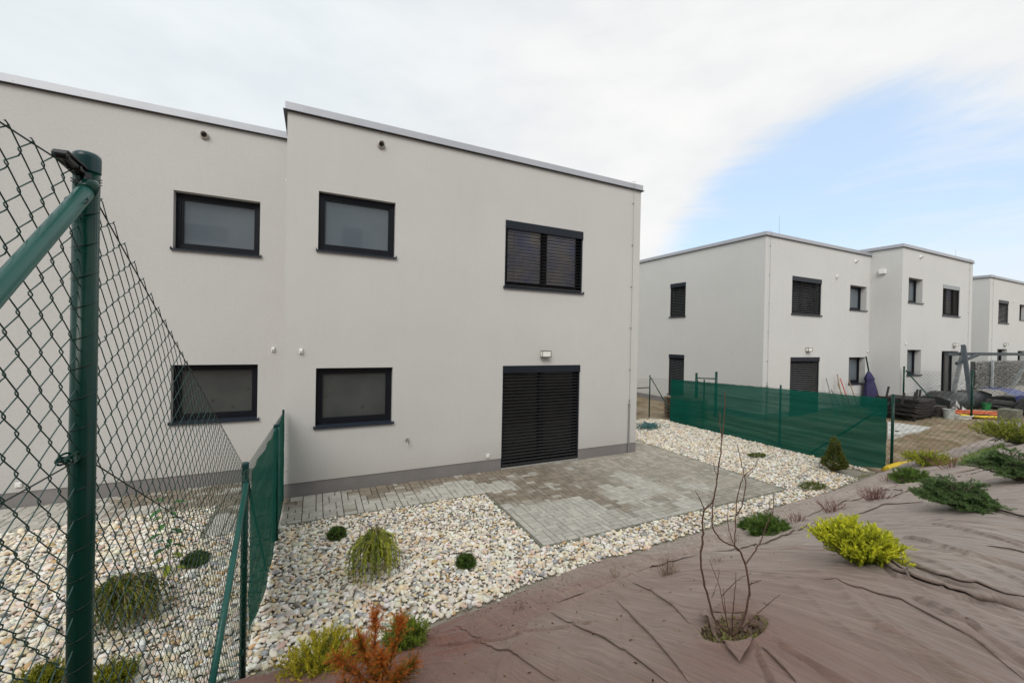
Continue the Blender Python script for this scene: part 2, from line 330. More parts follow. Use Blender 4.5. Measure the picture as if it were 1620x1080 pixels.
def fabric(X, Y):
    d = yb(X) - Y
    Z = gz(X, Y) + .012 + .055 * np.exp(-((d - .75) / .38) ** 2) * (.5 + vn(X, Y, .9, 31)) - .03 * np.exp(-((d - .18) / .15) ** 2)
    ax = X + .22 * vn(X, Y, .9, 1) + .07 * vn(X, Y, 2.3, 2); ay = Y + .2 * vn(X, Y, .8, 5)
    ang = -1.30 + 1.05 * sst(1.3, .3, d) + .35 * (vn(X, Y, .45, 8) - .5)
    u = np.cos(ang) * ax - np.sin(ang) * ay; v = np.sin(ang) * ax + np.cos(ang) * ay
    n1 = 1 - np.abs(2 * vn(u * .55, v * 3.6, 1, 4) - 1); n2 = 1 - np.abs(2 * vn(u * .9, v * 9, 1, 6) - 1); n3 = vn(u * 1.6, v * 22, 1, 7)
    amp = sst(0, .35, d)
    am = (.35 + .9 * vn(X, Y, .7, 9))
    ph = v * 3.4 + 1.0 * vn(u * .3, v * .7, 1, 14); fr_ = ph - np.floor(ph); saw = np.where(fr_ < .95, (fr_ / .95) ** 3, 1 - sst(.95, 1., fr_)); msk = sst(.42, .75, vn(u * .5, np.floor(ph) * 1.7, 1, 15))
    ph2 = v * 9.1 + 1.3 * vn(u * .35, v * .8, 1, 16); f2 = ph2 - np.floor(ph2); saw2 = np.where(f2 < .9, (f2 / .9) ** 3, 1 - sst(.9, 1., f2)); msk2 = sst(.5, .8, vn(u * .8, np.floor(ph2) * 1.3, 1, 17))
    Z = Z + amp * (.020 * saw * msk + .009 * saw2 * msk2)
    Z = Z + amp * am * (.022 * n1 ** 4 + .014 * n2 ** 6 + .004 * n3) + .05 * amp * (vn(X, Y, 1.2, 3) - .5) * sst(6, 1.2, d)
    # gathered toe of the cloth: small cross folds running up from the stones
    Z = Z + .030 * np.exp(-((d - .45) / .35) ** 2) * (vn(X * 2.2, Y * .8, 2, 12)) + np.where(d < .12, -.03 * (1 - np.clip(d, 0, .12) / .12), 0)
    for c in CREW:
        for A, B in zip(c[:-1], c[1:]):
            s = seg_d(X, Y, A, B); w_ = .022 + .03 * vn(X, Y, 2, 5)
            Z = Z + np.where(np.abs(s) < .3, (np.where(s > 0, .020 * np.exp(-s / .035), .020 * np.exp(-(s / .009) ** 2)) - .030 * np.exp(-((s + .013) / .008) ** 2)) * (.5 + .7 * vn(X, Y, 1.6, 19)), 0)
    for (c, rx, ry) in HOLES:
        q = np.hypot((X - c[0]) / rx, (Y - c[1]) / ry); Z = Z + np.where(q < 1.6, -.05 * (1 - sst(.75, 1.15, q)) + .022 * np.exp(-((q - 1.15) / .16) ** 2), 0)
    return Z
def fold_ribbon(pts, hgt, wid, side=1.):
    P = np.array([hit(*q)[:2] for q in pts]); L = np.concatenate([[0], np.cumsum(np.linalg.norm(np.diff(P, axis=0), axis=1))]); n = max(12, int(L[-1] / .02)); s = np.linspace(0, L[-1], n)
    C = np.stack([np.interp(s, L, P[:, 0]), np.interp(s, L, P[:, 1])], 1)
    for _ in range(6): C[1:-1] = (C[:-2] + 2 * C[1:-1] + C[2:]) / 4
    T = np.gradient(C, axis=0); T /= np.linalg.norm(T, axis=1)[:, None]; Nn = np.stack([-T[:, 1], T[:, 0]], 1) * side; C = C + Nn * (.012 * (vn(s, 0 * s, 3.1, 41) - .5))[:, None]
    ta = np.sin(np.pi * np.clip(s / L[-1], 0, 1)) ** .55; h = hgt * ta * (.55 + .8 * vn(s, 0 * s, 2.2, 42)); w_ = wid * (.6 + .8 * vn(s, 0 * s, 1.7, 43)) * (.25 + .75 * ta)
    prof = [(-.10, .35), (-.16, .85), (.0, 1.05), (.16, 1.0), (.36, .72), (.6, .36), (.82, .10), (1., -.22)]; V = []
    for a, z in prof:
        Q = C + Nn * (w_ * a)[:, None]; V.append(np.stack([Q[:, 0], Q[:, 1], fabric(Q[:, 0], Q[:, 1]) + h * z + .0015], 1))
    m = len(prof); i = np.arange(m - 1)[:, None] * n; j = np.arange(n - 1)[None]; b = MB(); b.addF(np.concatenate(V), np.stack([i + j, i + j + 1, i + n + j + 1, i + n + j], -1).reshape(-1, 4)); kind(b.build('fabric_fold', MATS['fabric'], smooth=True))
def fabmat():
    m = bpy.data.materials.new('woven_brown_fabric'); m.use_nodes = True; t = m.node_tree; b = t.nodes['Principled BSDF']; b.inputs['Roughness'].default_value = .58; b.inputs['Specular IOR Level'].default_value = .42
    b.inputs['Sheen Weight'].default_value = .12
    g = t.nodes.new('ShaderNodeNewGeometry'); sp = t.nodes.new('ShaderNodeSeparateXYZ'); t.links.new(g.outputs['Position'], sp.inputs[0])
    mp = N(t, 'ShaderNodeMapping'); mp.inputs['Rotation'].default_value = (0, 0, R(-14)); mp.inputs['Scale'].default_value = (15, 1.1, 2); t.links.new(g.outputs['Position'], mp.inputs[0])
    st = N(t, 'ShaderNodeTexNoise', i_Scale=1.5, i_Detail=9., i_Roughness=.72); t.links.new(mp.outputs[0], st.inputs['Vector'])
    bl = N(t, 'ShaderNodeTexNoise', i_Scale=.9, i_Detail=5.); t.links.new(g.outputs['Position'], bl.inputs['Vector'])
    # faded by weather further along the bank
    fx = ramp(t, mth(t, 'ADD', mth(t, 'MULTIPLY', sp.outputs['X'], .13), mth(t, 'MULTIPLY', bl.outputs[0], .55)), [(.42, 0.), (.85, 1.)])
    c = mixc(t, fx, (.215, .100, .072), (.42, .355, .305))
    c = mixc(t, mth(t, 'MULTIPLY', ramp(t, st.outputs[0], [(.36, 0.), (.64, 1.)]), .55), c, (.20, .118, .092))
    alg = mth(t, 'MULTIPLY', ramp(t, st.outputs[0], [(.52, 0.), (.66, 1.)]), ramp(t, bl.outputs[0], [(.48, 0.), (.62, .42)]))
    c = mixc(t, mth(t, 'MULTIPLY', alg, fx), c, (.26, .265, .15))
    mi = N(t, 'ShaderNodeTexNoise', i_Scale=7., i_Detail=8., i_Roughness=.7); t.links.new(g.outputs['Position'], mi.inputs['Vector'])
    c = mixc(t, 1., c, ramp(t, mi.outputs[0], [(.3, .95), (.7, 1.05)]), 'MULTIPLY')
    mp3 = N(t, 'ShaderNodeMapping'); mp3.inputs['Rotation'].default_value = (0, 0, R(-15)); mp3.inputs['Scale'].default_value = (46, .9, 3); t.links.new(g.outputs['Position'], mp3.inputs[0])
    fs = N(t, 'ShaderNodeTexNoise', i_Scale=1.3, i_Detail=5., i_Roughness=.65); t.links.new(mp3.outputs[0], fs.inputs['Vector'])
    c = mixc(t, mth(t, 'MULTIPLY_ADD', fx, .55, .3), c, mixc(t, 1., c, ramp(t, fs.outputs[0], [(.34, .62), (.66, 1.34)]), 'MULTIPLY'))  # sheen of the weave painted into the colour as fine streaks
    t.links.new(c, b.inputs['Base Color'])
    fi = N(t, 'ShaderNodeTexNoise', i_Scale=260., i_Detail=2.); t.links.new(g.outputs['Position'], fi.inputs['Vector'])
    bp = N(t, 'ShaderNodeBump', i_Strength=.28, i_Distance=.004); t.links.new(fi.outputs[0], bp.inputs['Height'])
    bp2 = N(t, 'ShaderNodeBump', i_Strength=.75, i_Distance=.03); t.links.new(st.outputs[0], bp2.inputs['Height']); t.links.new(bp.outputs[0], bp2.inputs['Normal']); t.links.new(bp2.outputs[0], b.inputs['Normal']); return m
xf = np.concatenate([np.linspace(-7, -1.2, 120)[:-1], np.linspace(-1.2, 6.5, 880)[:-1], np.linspace(6.5, 13, 260)[:-1], np.linspace(13, 34, 300)])
tv = np.concatenate([np.linspace(0, 3.9, 420)[:-1], np.linspace(3.9, 9, 80)])
X, T = np.meshgrid(xf, tv); Y = yb(X) - T; V = np.stack([X, Y, fabric(X, Y)], -1).reshape(-1, 3); n_, m_ = X.shape
i = np.arange(n_ - 1)[:, None] * m_; j = np.arange(m_ - 1)[None]
b = MB(); b.addF(V, np.stack([i + j, i + m_ + j, i + m_ + j + 1, i + j + 1], -1).reshape(-1, 4)); MATS['fabric'] = fabmat(); kind(b.build('fabric_covered_bank', MATS['fabric'], smooth=True))
for pts, h_, w_, s_ in (([(1391, 894), (1419, 922), (1525, 954), (1650, 980)], .030, .09, 1), ([(1434, 855), (1533, 886), (1660, 917)], .020, .06, -1), ([(1404, 888), (1500, 925), (1660, 975)], .022, .07, 1), ([(1454, 961), (1540, 1005), (1650, 1074)], .016, .06, -1),
        ([(1549, 803), (1650, 836)], .020, .07, 1), ([(975, 955), (1030, 1012), (1090, 1085)], .018, .06, 1), ([(870, 975), (960, 1020), (1060, 1088)], .016, .07, 1), ([(1205, 1030), (1240, 1062), (1262, 1090)], .018, .05, 1),
        ([(1100, 885), (1020, 905), (930, 945), (880, 962)], .024, .08, -1), ([(1290, 832), (1200, 868), (1130, 880)], .028, .09, -1), ([(1460, 800), (1395, 803), (1330, 828)], .020, .07, -1), ([(1300, 925), (1420, 960), (1540, 1025), (1620, 1085)], .012, .05, 1),
        ([(1480, 778), (1400, 780), (1330, 800), (1260, 828)], .022, .08, -1), ([(1560, 745), (1470, 770), (1400, 790)], .025, .1, -1), ([(1000, 925), (1060, 960), (1090, 990)], .016, .05, 1), ([(720, 1000), (800, 1035), (880, 1088)], .012, .06, 1), ([(1620, 730), (1560, 742), (1510, 752)], .025, .1, -1), ([(1560, 870), (1660, 893)], .012, .05, 1), ([(1330, 985), (1420, 1030), (1490, 1088)], .012, .05, -1)):
    fold_ribbon(pts, h_, w_, s_)

# ---- pavers
XR0, XA, XC, S1, PD = -.88, 3.369, 8.81, 1.094, 3.192
def paved(x, y):
    x = np.asarray(x, float); y = np.asarray(y, float)
    return ((x > XR0 - .05) & (x < XA) & (y > -S1 - .05) & (y < 1.3)) | ((x >= XA - .05) & (x < XC + .05) & (y > -PD - .05) & (y < 0.2)) | ((x > 7.9) & (x < XC + .05) & (y > -PD) & (y < 9)) | ((x <= XR0) & (y > .10) & (y < 1.3))
b = MB()
def brick(x0, x1, y0, y1):
    g = .0058; x0 += g; x1 -= g; y0 += g; y1 -= g; cx, cy = (x0 + x1) / 2, (y0 + y1) / 2
    z = .004 * vn(cx, cy, .8, 3) + random.uniform(-.0012, .0012); e = .006
    V = [(x0, y0, z + .012), (x1, y0, z + .012), (x1, y1, z + .012), (x0, y1, z + .012), (x0 + e, y0 + e, z + .018), (x1 - e, y0 + e, z + .018), (x1 - e, y1 - e, z + .018), (x0 + e, y1 - e, z + .018),
         (x0, y0, -.04), (x1, y0, -.04), (x1, y1, -.04), (x0, y1, -.04)]
    # dry blocks pale, wet ones brown
    wet = .50 + .085 * (cx - 3.9) + .22 * (cy + 1.25) + .9 * (float(vn(cx, cy, .9, 21)) - .5) + .95 * (float(vn(cx, cy, 2.4, 22)) - .5) + random.uniform(-.13, .13)
    if cy > -.3 and cx < 7.9: wet += .25
    if cx > 6: wet += .18
    if cx > 7.9 and cy > -.6: wet -= .5
    if cx < 1.6: wet -= .18
    k = float(sst(.34, .62, wet)); 
    dry = np.array([.46, .44, .39]) * random.uniform(.86, 1.08); wt = (np.array([.225, .188, .142]) * (1 - float(sst(4.6, 6.6, cx))) + np.array([.33, .300, .250]) * float(sst(4.6, 6.6, cx))) * random.uniform(.82, 1.18)
    if random.random() < .05: k *= .3
    b.addF(V, [(4, 5, 6, 7), (0, 1, 5, 4), (1, 2, 6, 5), (2, 3, 7, 6), (3, 0, 4, 7), (8, 9, 1, 0), (9, 10, 2, 1), (10, 11, 3, 2), (11, 8, 0, 3)], dry * (1 - k) + wt * k)
def pave(x0, x1, y0, y1):
    nc = max(1, round((x1 - x0) / .30)); cw = (x1 - x0) / nc
    for c in range(nc):
        X0 = x0 + c * cw; y = y0; t3 = cw / 3
        while y < y1 - .02:
            r = random.random(); h = .1; 
            if y1 - y < .15: h = y1 - y
            if r < .35 or y1 - y < .26:
                if random.random() < .5: brick(X0, X0 + 2 * t3, y, y + h); brick(X0 + 2 * t3, X0 + cw, y, y + h)
                else: brick(X0, X0 + t3, y, y + h); brick(X0 + t3, X0 + cw, y, y + h)
                y += h
            else:
                if random.random() < .5:
                    brick(X0, X0 + t3, y, y + .2); brick(X0 + t3, X0 + cw, y, y + .1); brick(X0 + t3, X0 + cw, y + .1, y + .2)
                else:
                    brick(X0 + 2 * t3, X0 + cw, y, y + .2); brick(X0, X0 + 2 * t3, y, y + .1); brick(X0, X0 + 2 * t3, y + .1, y + .2)
                y += .2
pave(XR0, XA, -S1, 0.0); pave(XA, XC, -PD, 0.0); pave(XR0, 0, 0, 1.2); pave(-6.4, XR0, .13, 1.2); pave(7.96, XC, 0.0, 8.8)
def pavmat():
    m = mat('concrete_paver', (.5, .5, .5), .82, vcol=True, var=.16, vscale=14, bump=.5, bscale=160, detail=7.); return m
kind(b.build('paving', pavmat()))
b = MB()   # bedding sand in the joints + slim edging kerb
for r in ((XR0, XA, -S1, 0), (XA, XC, -PD, 0), (XR0, 0, 0.001, 1.2), (-6.4, XR0 - .001, .13, 1.2), (7.96, XC, .001, 8.8)): b.box(r[0], r[1], r[2], r[3], -.05, .004)
kind(b.build('paving_bed', mat('joint_sand', (.055, .052, .036), .95, var=.4, vscale=9)))
b = MB()
for r in ((XR0 - .04, XA - .045, -S1 - .05, -S1 - .002), (XA - .043, XA - .003, -PD - .05, -S1 - .05), (XA - .003, XC + .045, -PD - .048, -PD - .002), (XC + .003, XC + .045, -PD, 8.8), (XR0 - .045, XR0 - .003, -S1, .1), (-6.4, XR0 - .04, .085, .128)):
    b.box(r[0], r[1], r[2], r[3], -.06, .014)
kind(b.build('edging_kerb', mat('mossy_kerb', (.17, .17, .13), .9, var=.3, vscale=12, bump=.4)))

# ---- gravel (uncountable): every pebble is geometry
def ico(sub):
    bm = bmesh.new(); bmesh.ops.create_icosphere(bm, subdivisions=sub, radius=1); bm.verts.ensure_lookup_table()
    V = np.array([v.co[:] for v in bm.verts]); F = np.array([[v.index for v in f.verts] for f in bm.faces]); bm.free(); return V, F
def gravel_ok(x, y):
    lim = np.where(x > 8.85, 3.2 + .4 * (vn(x, y, 1.5) - .5), 2.0)
    return (~paved(x, y)) & (y > yb(x) + .02 - .16 * sst(.55, .9, vn(x, y, 5, 33)) * (RNG.random(x.shape) < .6)) & (x < 11.92 + .1 * vn(x, y, 3)) & (x > -5.5) & (y < lim) & ~((x < 7.94) & (y > 0) & (x > -.9)) & ~((x < 0) & (y > .1)) & ~((x > 11.0) & (y < -2.9) & (y + x * .9 < 7.3 + .5 * vn(x, y, 4)))
b = MB()
PAL = np.array([(.82, .765, .67), (.76, .68, .545), (.74, .62, .44), (.86, .83, .76), (.40, .405, .40), (.56, .52, .45), (.56, .38, .19), (.68, .52, .42), (.26, .24, .21)]); PW = np.array([.24, .20, .15, .14, .09, .10, .045, .04, .02]); PW /= PW.sum()
def stones(sp, zoff, rmin, rmax, sub_near):
    gx, gy = np.meshgrid(np.arange(-5.5, 12.2, sp), np.arange(-4.4, 3.8, sp)); gx = gx + (np.arange(gx.shape[0])[:, None] % 2) * sp / 2
    x = (gx + RNG.uniform(-.42, .42, gx.shape) * sp).ravel(); y = (gy + RNG.uniform(-.42, .42, gx.shape) * sp).ravel()
    k = gravel_ok(x, y); x, y = x[k], y[k]; P = np.stack([x, y], 1) - CAMP[:2]; dep = P @ FW[:2]; side = np.abs(P @ RT[:2]) < dep * 1.33 + .4
    x, y, dep = x[side], y[side], dep[side]
    for near in (True, False):
        kk = dep < 6.0 if near else dep >= 6.0
        xx, yy = x[kk], y[kk]; n = len(xx); V, F = ico(2 if near else 1)
        s = rmin + (rmax - rmin) * RNG.beta(1.6, 4.2, n); ax = np.stack([s * RNG.uniform(.95, 1.45, n), s * RNG.uniform(.7, 1., n), s * RNG.uniform(.42, .75, n)], 1)
        W = V[None] * (1 + .10 * RNG.normal(size=(n, len(V), 1)) * (1 if not near else .55))
        # low order lumpiness: clip against a few random planes so pebbles get flats
        for _ in range(5):
            nd = RNG.normal(size=(n, 1, 3)); nd /= np.linalg.norm(nd, axis=2, keepdims=True); h = RNG.uniform(.42, .85, (n, 1)); q = (W * nd).sum(2); W = W - nd * (np.maximum(q - h, 0) * .85)[..., None]
        W = W * ax[:, None]
        a = RNG.uniform(0, 6.28, n); tx = RNG.normal(0, .33, n); ca, sa, ct, st_ = np.cos(a), np.sin(a), np.cos(tx), np.sin(tx)
        x1, y1, z1 = W[..., 0], W[..., 1] * ct[:, None] - W[..., 2] * st_[:, None], W[..., 1] * st_[:, None] + W[..., 2] * ct[:, None]
        G = np.stack([x1 * ca[:, None] - y1 * sa[:, None] + xx[:, None], x1 * sa[:, None] + y1 * ca[:, None] + yy[:, None], z1 + (ax[:, 2] * .55 + zoff + RNG.uniform(-.006, .012, n))[:, None]], -1)
        col = PAL[RNG.choice(len(PAL), n, p=PW)] * RNG.uniform(.84, 1.10, (n, 1)); col = col * (1 + .03 * RNG.normal(size=(n, 3)))
        FF = (F[None] + (np.arange(n) * len(V))[:, None, None]).reshape(-1, 3)
        b.addF(G.reshape(-1, 3), FF, np.repeat(np.clip(col, .05, .85), len(V), 0))
stones(.041, .0, .015, .058, 2)
o = b.build('gravel', STONE, smooth=True); kind(o, 'stuff'); tag(o, 'white and cream river pebbles spread over the garden', 'gravel')
b = MB(); gx = np.linspace(-5.6, 12.0, 150); gy = np.linspace(0, 1, 50)
X, T = np.meshgrid(gx, gy); y0 = yb(X) - .25; y1 = np.where(X > 8.0, 3.5, 1.0); Y = y0 + (y1 - y0) * T
n_, m_ = X.shape; i = np.arange(n_ - 1)[:, None] * m_; j = np.arange(m_ - 1)[None]
b.addF(np.stack([X, Y, -.012 + 0 * X], -1).reshape(-1, 3), np.stack([i + j, i + j + 1, i + m_ + j + 1, i + m_ + j], -1).reshape(-1, 4))
kind(b.build('gravel_bed', mat('grit', (.30, .27, .22), .95, var=.4, vscale=60, bump=1., bscale=80)))

# ================================================================ houses
def frame(O, U, Nn):
    O = np.array(O, float); U = np.array(U, float); Nn = np.array(Nn, float)
    return lambda V: O + np.asarray(V)[:, :1] * U + np.asarray(V)[:, 1:2] * Nn + np.asarray(V)[:, 2:3] * np.array([0, 0, 1.])
# local coordinates on a wall: u along it, n outward, z up
def wallface(b, fr, u0, u1, z0, z1, ops, dep):
    us = sorted({u0, u1} | {o[0] for o in ops} | {o[1] for o in ops}); zs = sorted({z0, z1} | {o[2] for o in ops} | {o[3] for o in ops})
    us = [u for u in us if u0 <= u <= u1]; zs = [z for z in zs if z0 <= z <= z1]
    for a, c in zip(us[:-1], us[1:]):
        for d, e in zip(zs[:-1], zs[1:]):
            cu, cz = (a + c) / 2, (d + e) / 2
            if any(o[0] < cu < o[1] and o[2] < cz < o[3] for o in ops): continue
            b.addF(fr([(a, 0, d), (c, 0, d), (c, 0, e), (a, 0, e)]), [(0, 1, 2, 3)])
    for o in ops:
        x0, x1, a, c = o[:4]; c0 = max(a, z0)
        for q in ([(x0, 0, c0), (x0, -dep, c0), (x0, -dep, c), (x0, 0, c)], [(x1, 0, c0), (x1, 0, c), (x1, -dep, c), (x1, -dep, c0)], [(x0, 0, c), (x0, -dep, c), (x1, -dep, c), (x1, 0, c)]):
            b.addF(fr(q), [(0, 1, 2, 3)])
        if a >= z0: b.addF(fr([(x0, 0, a), (x1, 0, a), (x1, -dep, a), (x0, -dep, a)]), [(0, 1, 2, 3)])
def add_window(par, fr, op, dep, name='window'):
    x0, x1, z0, z1, typ = op[:5]; glass = op[5]; e = .003
    f = MB(); t = .075; n0, n1 = -dep - .05, -dep + .03
    xa, xb, za, zb = x0 + e, x1 - e, z0 + e, z1 - e
    bx = lambda *q: f.box(*q, fr=fr)
    bx(xa, xb, n0, n1, za, za + t + .02); bx(xa, xb, n0, n1, zb - t, zb); bx(xa, xa + t, n0, n1 - .002, za + t + .02, zb - t); bx(xb - t, xb, n0, n1 - .002, za + t + .02, zb - t)
    # sash: a slimmer inner frame, set back
    s = .032; xi0, xi1, zi0, zi1 = xa + t, xb - t, za + t + .02, zb - t
    def sash(a, c):
        bx(a, c, n0, n1 - .014, zi0, zi0 + s + .012); bx(a, c, n0, n1 - .014, zi1 - s, zi1); bx(a, a + s, n0, n1 - .016, zi0 + s, zi1 - s); bx(c - s, c, n0, n1 - .016, zi0 + s, zi1 - s)
    if typ == 'frost': sash(xi0, xi1)
    else:
        cm = (xi0 + xi1) / 2 + .02; bx(cm - .06, cm + .06, n0, n1 + .012, zi0, zi1); sash(xi0, cm - .045); sash(cm + .045, xi1)
    w_ = f.build(name, FRAME, par)
    g = MB(); g.box(xi0, xi1, -dep - .035, -dep - .02, zi0, zi1, fr=fr); g.build('pane', glass, w_)
    if typ == 'frost':
        for q in (xa + .12, xb - .12): k = MB(); k.box(q, q + .035, n1 - .001, n1 + .004, za + .035, za + .045, fr=fr); k.build('drain_cap', SILL, w_)
    if z0 > .3:
        k = MB(); q = fr([(x0 - .025, n1, z0 + .028), (x1 + .025, n1, z0 + .028), (x1 + .025, .045, z0 + .006), (x0 - .025, .045, z0 + .006), (x0 - .025, n1, z0 + .022), (x1 + .025, n1, z0 + .022), (x1 + .025, .045, z0 - .022), (x0 - .025, .045, z0 - .022)])
        k.addF(q, [(0, 1, 2, 3), (4, 7, 6, 5), (3, 2, 6, 7), (0, 3, 7, 4), (1, 5, 6, 2), (0, 4, 5, 1)])
        for a in (x0 - .03, x1 + .018): k.box(a, a + .012, 0.001, .047, z0 - .022, z0 + .032, fr=fr)
        k.build('sill', SILL, w_)
    if typ == 'blind':
        ch = .15 if z1 < 3 else .17
        bl = MB(); bl.box(x0 + e, x1 - e, -.10, .012, z1 - ch, z1 - e, fr=fr); bl.box(x0 + e, x1 - e, .0121, .016, z1 - ch - .006, z1 - ch + .012, fr=fr)
        B = bl.build('blind_box', op[6] if len(op) > 6 else CASS, w_)
        for a, c in ((x0 + .004, x0 + .03), (x1 - .03, x1 - .004)): rl = MB(); rl.box(a, c, -.085, -.02, z0 + .03, z1 - ch, fr=fr); rl.build('guide_rail', CASS, w_)
        sl = MB(); pitch = .072; zb0 = z0 + .07; tilt = op[7] if len(op) > 7 else .80; wd = .08
        nsl = int((z1 - ch - zb0) / pitch); cs = np.linspace(-.5, .5, 6)
        for k_ in range(nsl + 1):
            zc = zb0 + k_ * pitch + random.uniform(-.0015, .0015)
            pr = [(-.052 + wd * q * math.cos(tilt), zc - wd * q * math.sin(tilt) + .010 * (1 - 4 * q * q)) for q in cs]
            A = [(x0 + .032, p[0], p[1]) for p in pr] + [(x1 - .032, p[0], p[1]) for p in pr]; n = len(cs)
            A2 = [(a[0], a[1] - .002, a[2] - .003) for a in A]
            V = fr(A + A2); F = [(i, i + 1, n + i + 1, n + i) for i in range(n - 1)] + [(2 * n + i, 3 * n + i, 3 * n + i + 1, 2 * n + i + 1) for i in range(n - 1)] + [(0, n, 3 * n, 2 * n), (n - 1, 3 * n - 1, 4 * n - 1, 2 * n - 1)]
            sl.addF(V, F)
        sl.box(x0 + .032, x1 - .032, -.085, -.02, z0 + .034, z0 + .056, fr=fr)
        for a in np.linspace(x0 + .22, x1 - .22, 2 if x1 - x0 > 1 else 1):
            sl.box(a, a + .004, -.018, -.016, z0 + .05, z1 - ch, fr=fr)
        sl.build('blind_slats', SLAT, w_)
    return w_
def wall_lamp(par, fr, u, z, s=1.):
    a = MB(); a.box(u - .05 * s, u + .05 * s, .002, .02, z - .06, z + .06, fr=fr); a.box(u - .115 * s, u + .115 * s, .02, .125, z - .078, z - .062, fr=fr); a.box(u - .115 * s, u + .115 * s, .02, .125, z + .066, z + .074, fr=fr)
    for q in (-.115, .107): a.box(u + q * s, u + (q + .008) * s, .117, .125, z - .062, z + .066, fr=fr)
    o = a.build('wall_lamp', mat('lamp_bracket', (.09, .08, .07), .5), par); g = MB(); g.box(u - .105 * s, u + .105 * s, .022, .115, z - .06, z + .064, fr=fr); g.build('lamp_shade', LENS, o, bevel=.006)
def vent_pipe(par, fr, u, z, m=BEIGE):
    b_ = MB(); k = 18; a = np.arange(k) * 2 * np.pi / k; r = .055; ring = lambda n_, r_: [(u + r_ * math.cos(q), n_(math.sin(q)), z + r_ * math.sin(q)) for q in a]
    # short pipe cut at a slant, open mouth looking down and outward
    V = ring(lambda s: .002, r) + ring(lambda s: .075 + .035 * s, r) + ring(lambda s: .073 + .035 * s, r * .8) + ring(lambda s: .03, r * .8) + ring(lambda s: .003, r * 1.35) + ring(lambda s: .018, r * 1.3) + ring(lambda s: .018, r)
    F = []
    for p, q in ((0, 1), (1, 2), (2, 3), (4, 5), (5, 6)):
        F += [(p * k + i, p * k + (i + 1) % k, q * k + (i + 1) % k, q * k + i) for i in range(k)]
    b_.addF(fr(np.array(V)), F); o = b_.build('vent_pipe', m, par, smooth=True)
    g = MB(); g.addF(fr(np.array(ring(lambda s: .031, r * .8))), [tuple(range(k))]); g.build('vent_mesh', VENTIN, o)
def sensor(par, fr, u, z, s=1., name='motion_sensor'):
    a = MB(); a.box(u - .025 * s, u + .025 * s, .002, .028 * s, z - .042 * s, z + .042 * s, fr=fr); a.box(u - .021 * s, u + .021 * s, .028 * s, .05 * s, z - .034 * s, z + .016 * s, fr=fr); o = a.build(name, WHITE, par, bevel=.006)
    g = MB(); g.box(u - .008 * s, u + .008 * s, .0502 * s, .054 * s, z - .02 * s, z - .004 * s, fr=fr); g.build('sensor_eye', VENTIN, o)
def conductor(par, fr, u, z0, z1, zr):
    a = MB(); pts = [(u + .004 * math.sin(q * 1.7), .035, q) for q in np.linspace(zr, z1 - .05, 24)] + [(u + .002, .06, z1 + .03), (u, .062, z1 + .17), (u, -.05, z1 + .20)]
    a.tube(fr(np.array(pts)), .0042, 5); o = a.build('lightning_conductor', WIRE, par)
    for q in np.arange(z1 - .36, zr + .2, -1.05):
        c = MB(); c.box(u - .015, u + .015, .002, .045, q - .007, q + .007, fr=fr); c.build('wire_clip', STEEL, o)
    g = MB(); g.box(u - .016, u + .016, .012, .044, z0, zr, fr=fr); g.box(u - .03, u + .03, .002, .05, zr - .04, zr - .025, fr=fr); g.box(u - .028, u + .028, .002, .05, z0 + .42, z0 + .435, fr=fr); g.build('conductor_guard', STEEL, o)
    k = MB(); k.box(u - .012, u + .012, .025, .047, zr + .04, zr + .10, fr=fr); k.build('test_clamp', STEEL, o)
def coping(par, x0, x1, y0, y1, z, skip=''):
    b_ = MB(); o = .035; h = .135; t = .06
    b_.box(x0 - (o if 'l' not in skip else -.004), x1 + (o if 'r' not in skip else -.004), y0 - o, y0 + .34, z - .0, z + h)
    if 'l' not in skip: b_.box(x0 - o, x0 + .34, y0 + .3402, y1, z, z + h)
    if 'r' not in skip: b_.box(x1 - .34, x1 + o, y0 + .3402, y1, z, z + h)
    b_.box(x0 + .01, x1 - .01, y1 + .0003, y1 + .05, z, z + h)
    for q in np.arange(x0 + .25, x1, .78): b_.box(q, q + .011, y0 - o - .004, y0 - o - .0005, z + .035, z + .046)
    c = b_.build('coping', COPING, par)
    d = MB(); d.box(x0 - (o + .03 if 'l' not in skip else -.005), x1 + (o + .03 if 'r' not in skip else -.005), y0 - o - .022, y0 - .001, z - .012, z - .0005)
    if 'l' not in skip: d.box(x0 - o - .03, x0 - .001, y0 - .0008, y1, z - .012, z - .0005)
    if 'r' not in skip: d.box(x1 + .001, x1 + o + .03, y0 - .0008, y1, z - .012, z - .0005)
    d.build('drip_edge', DRIP, c)
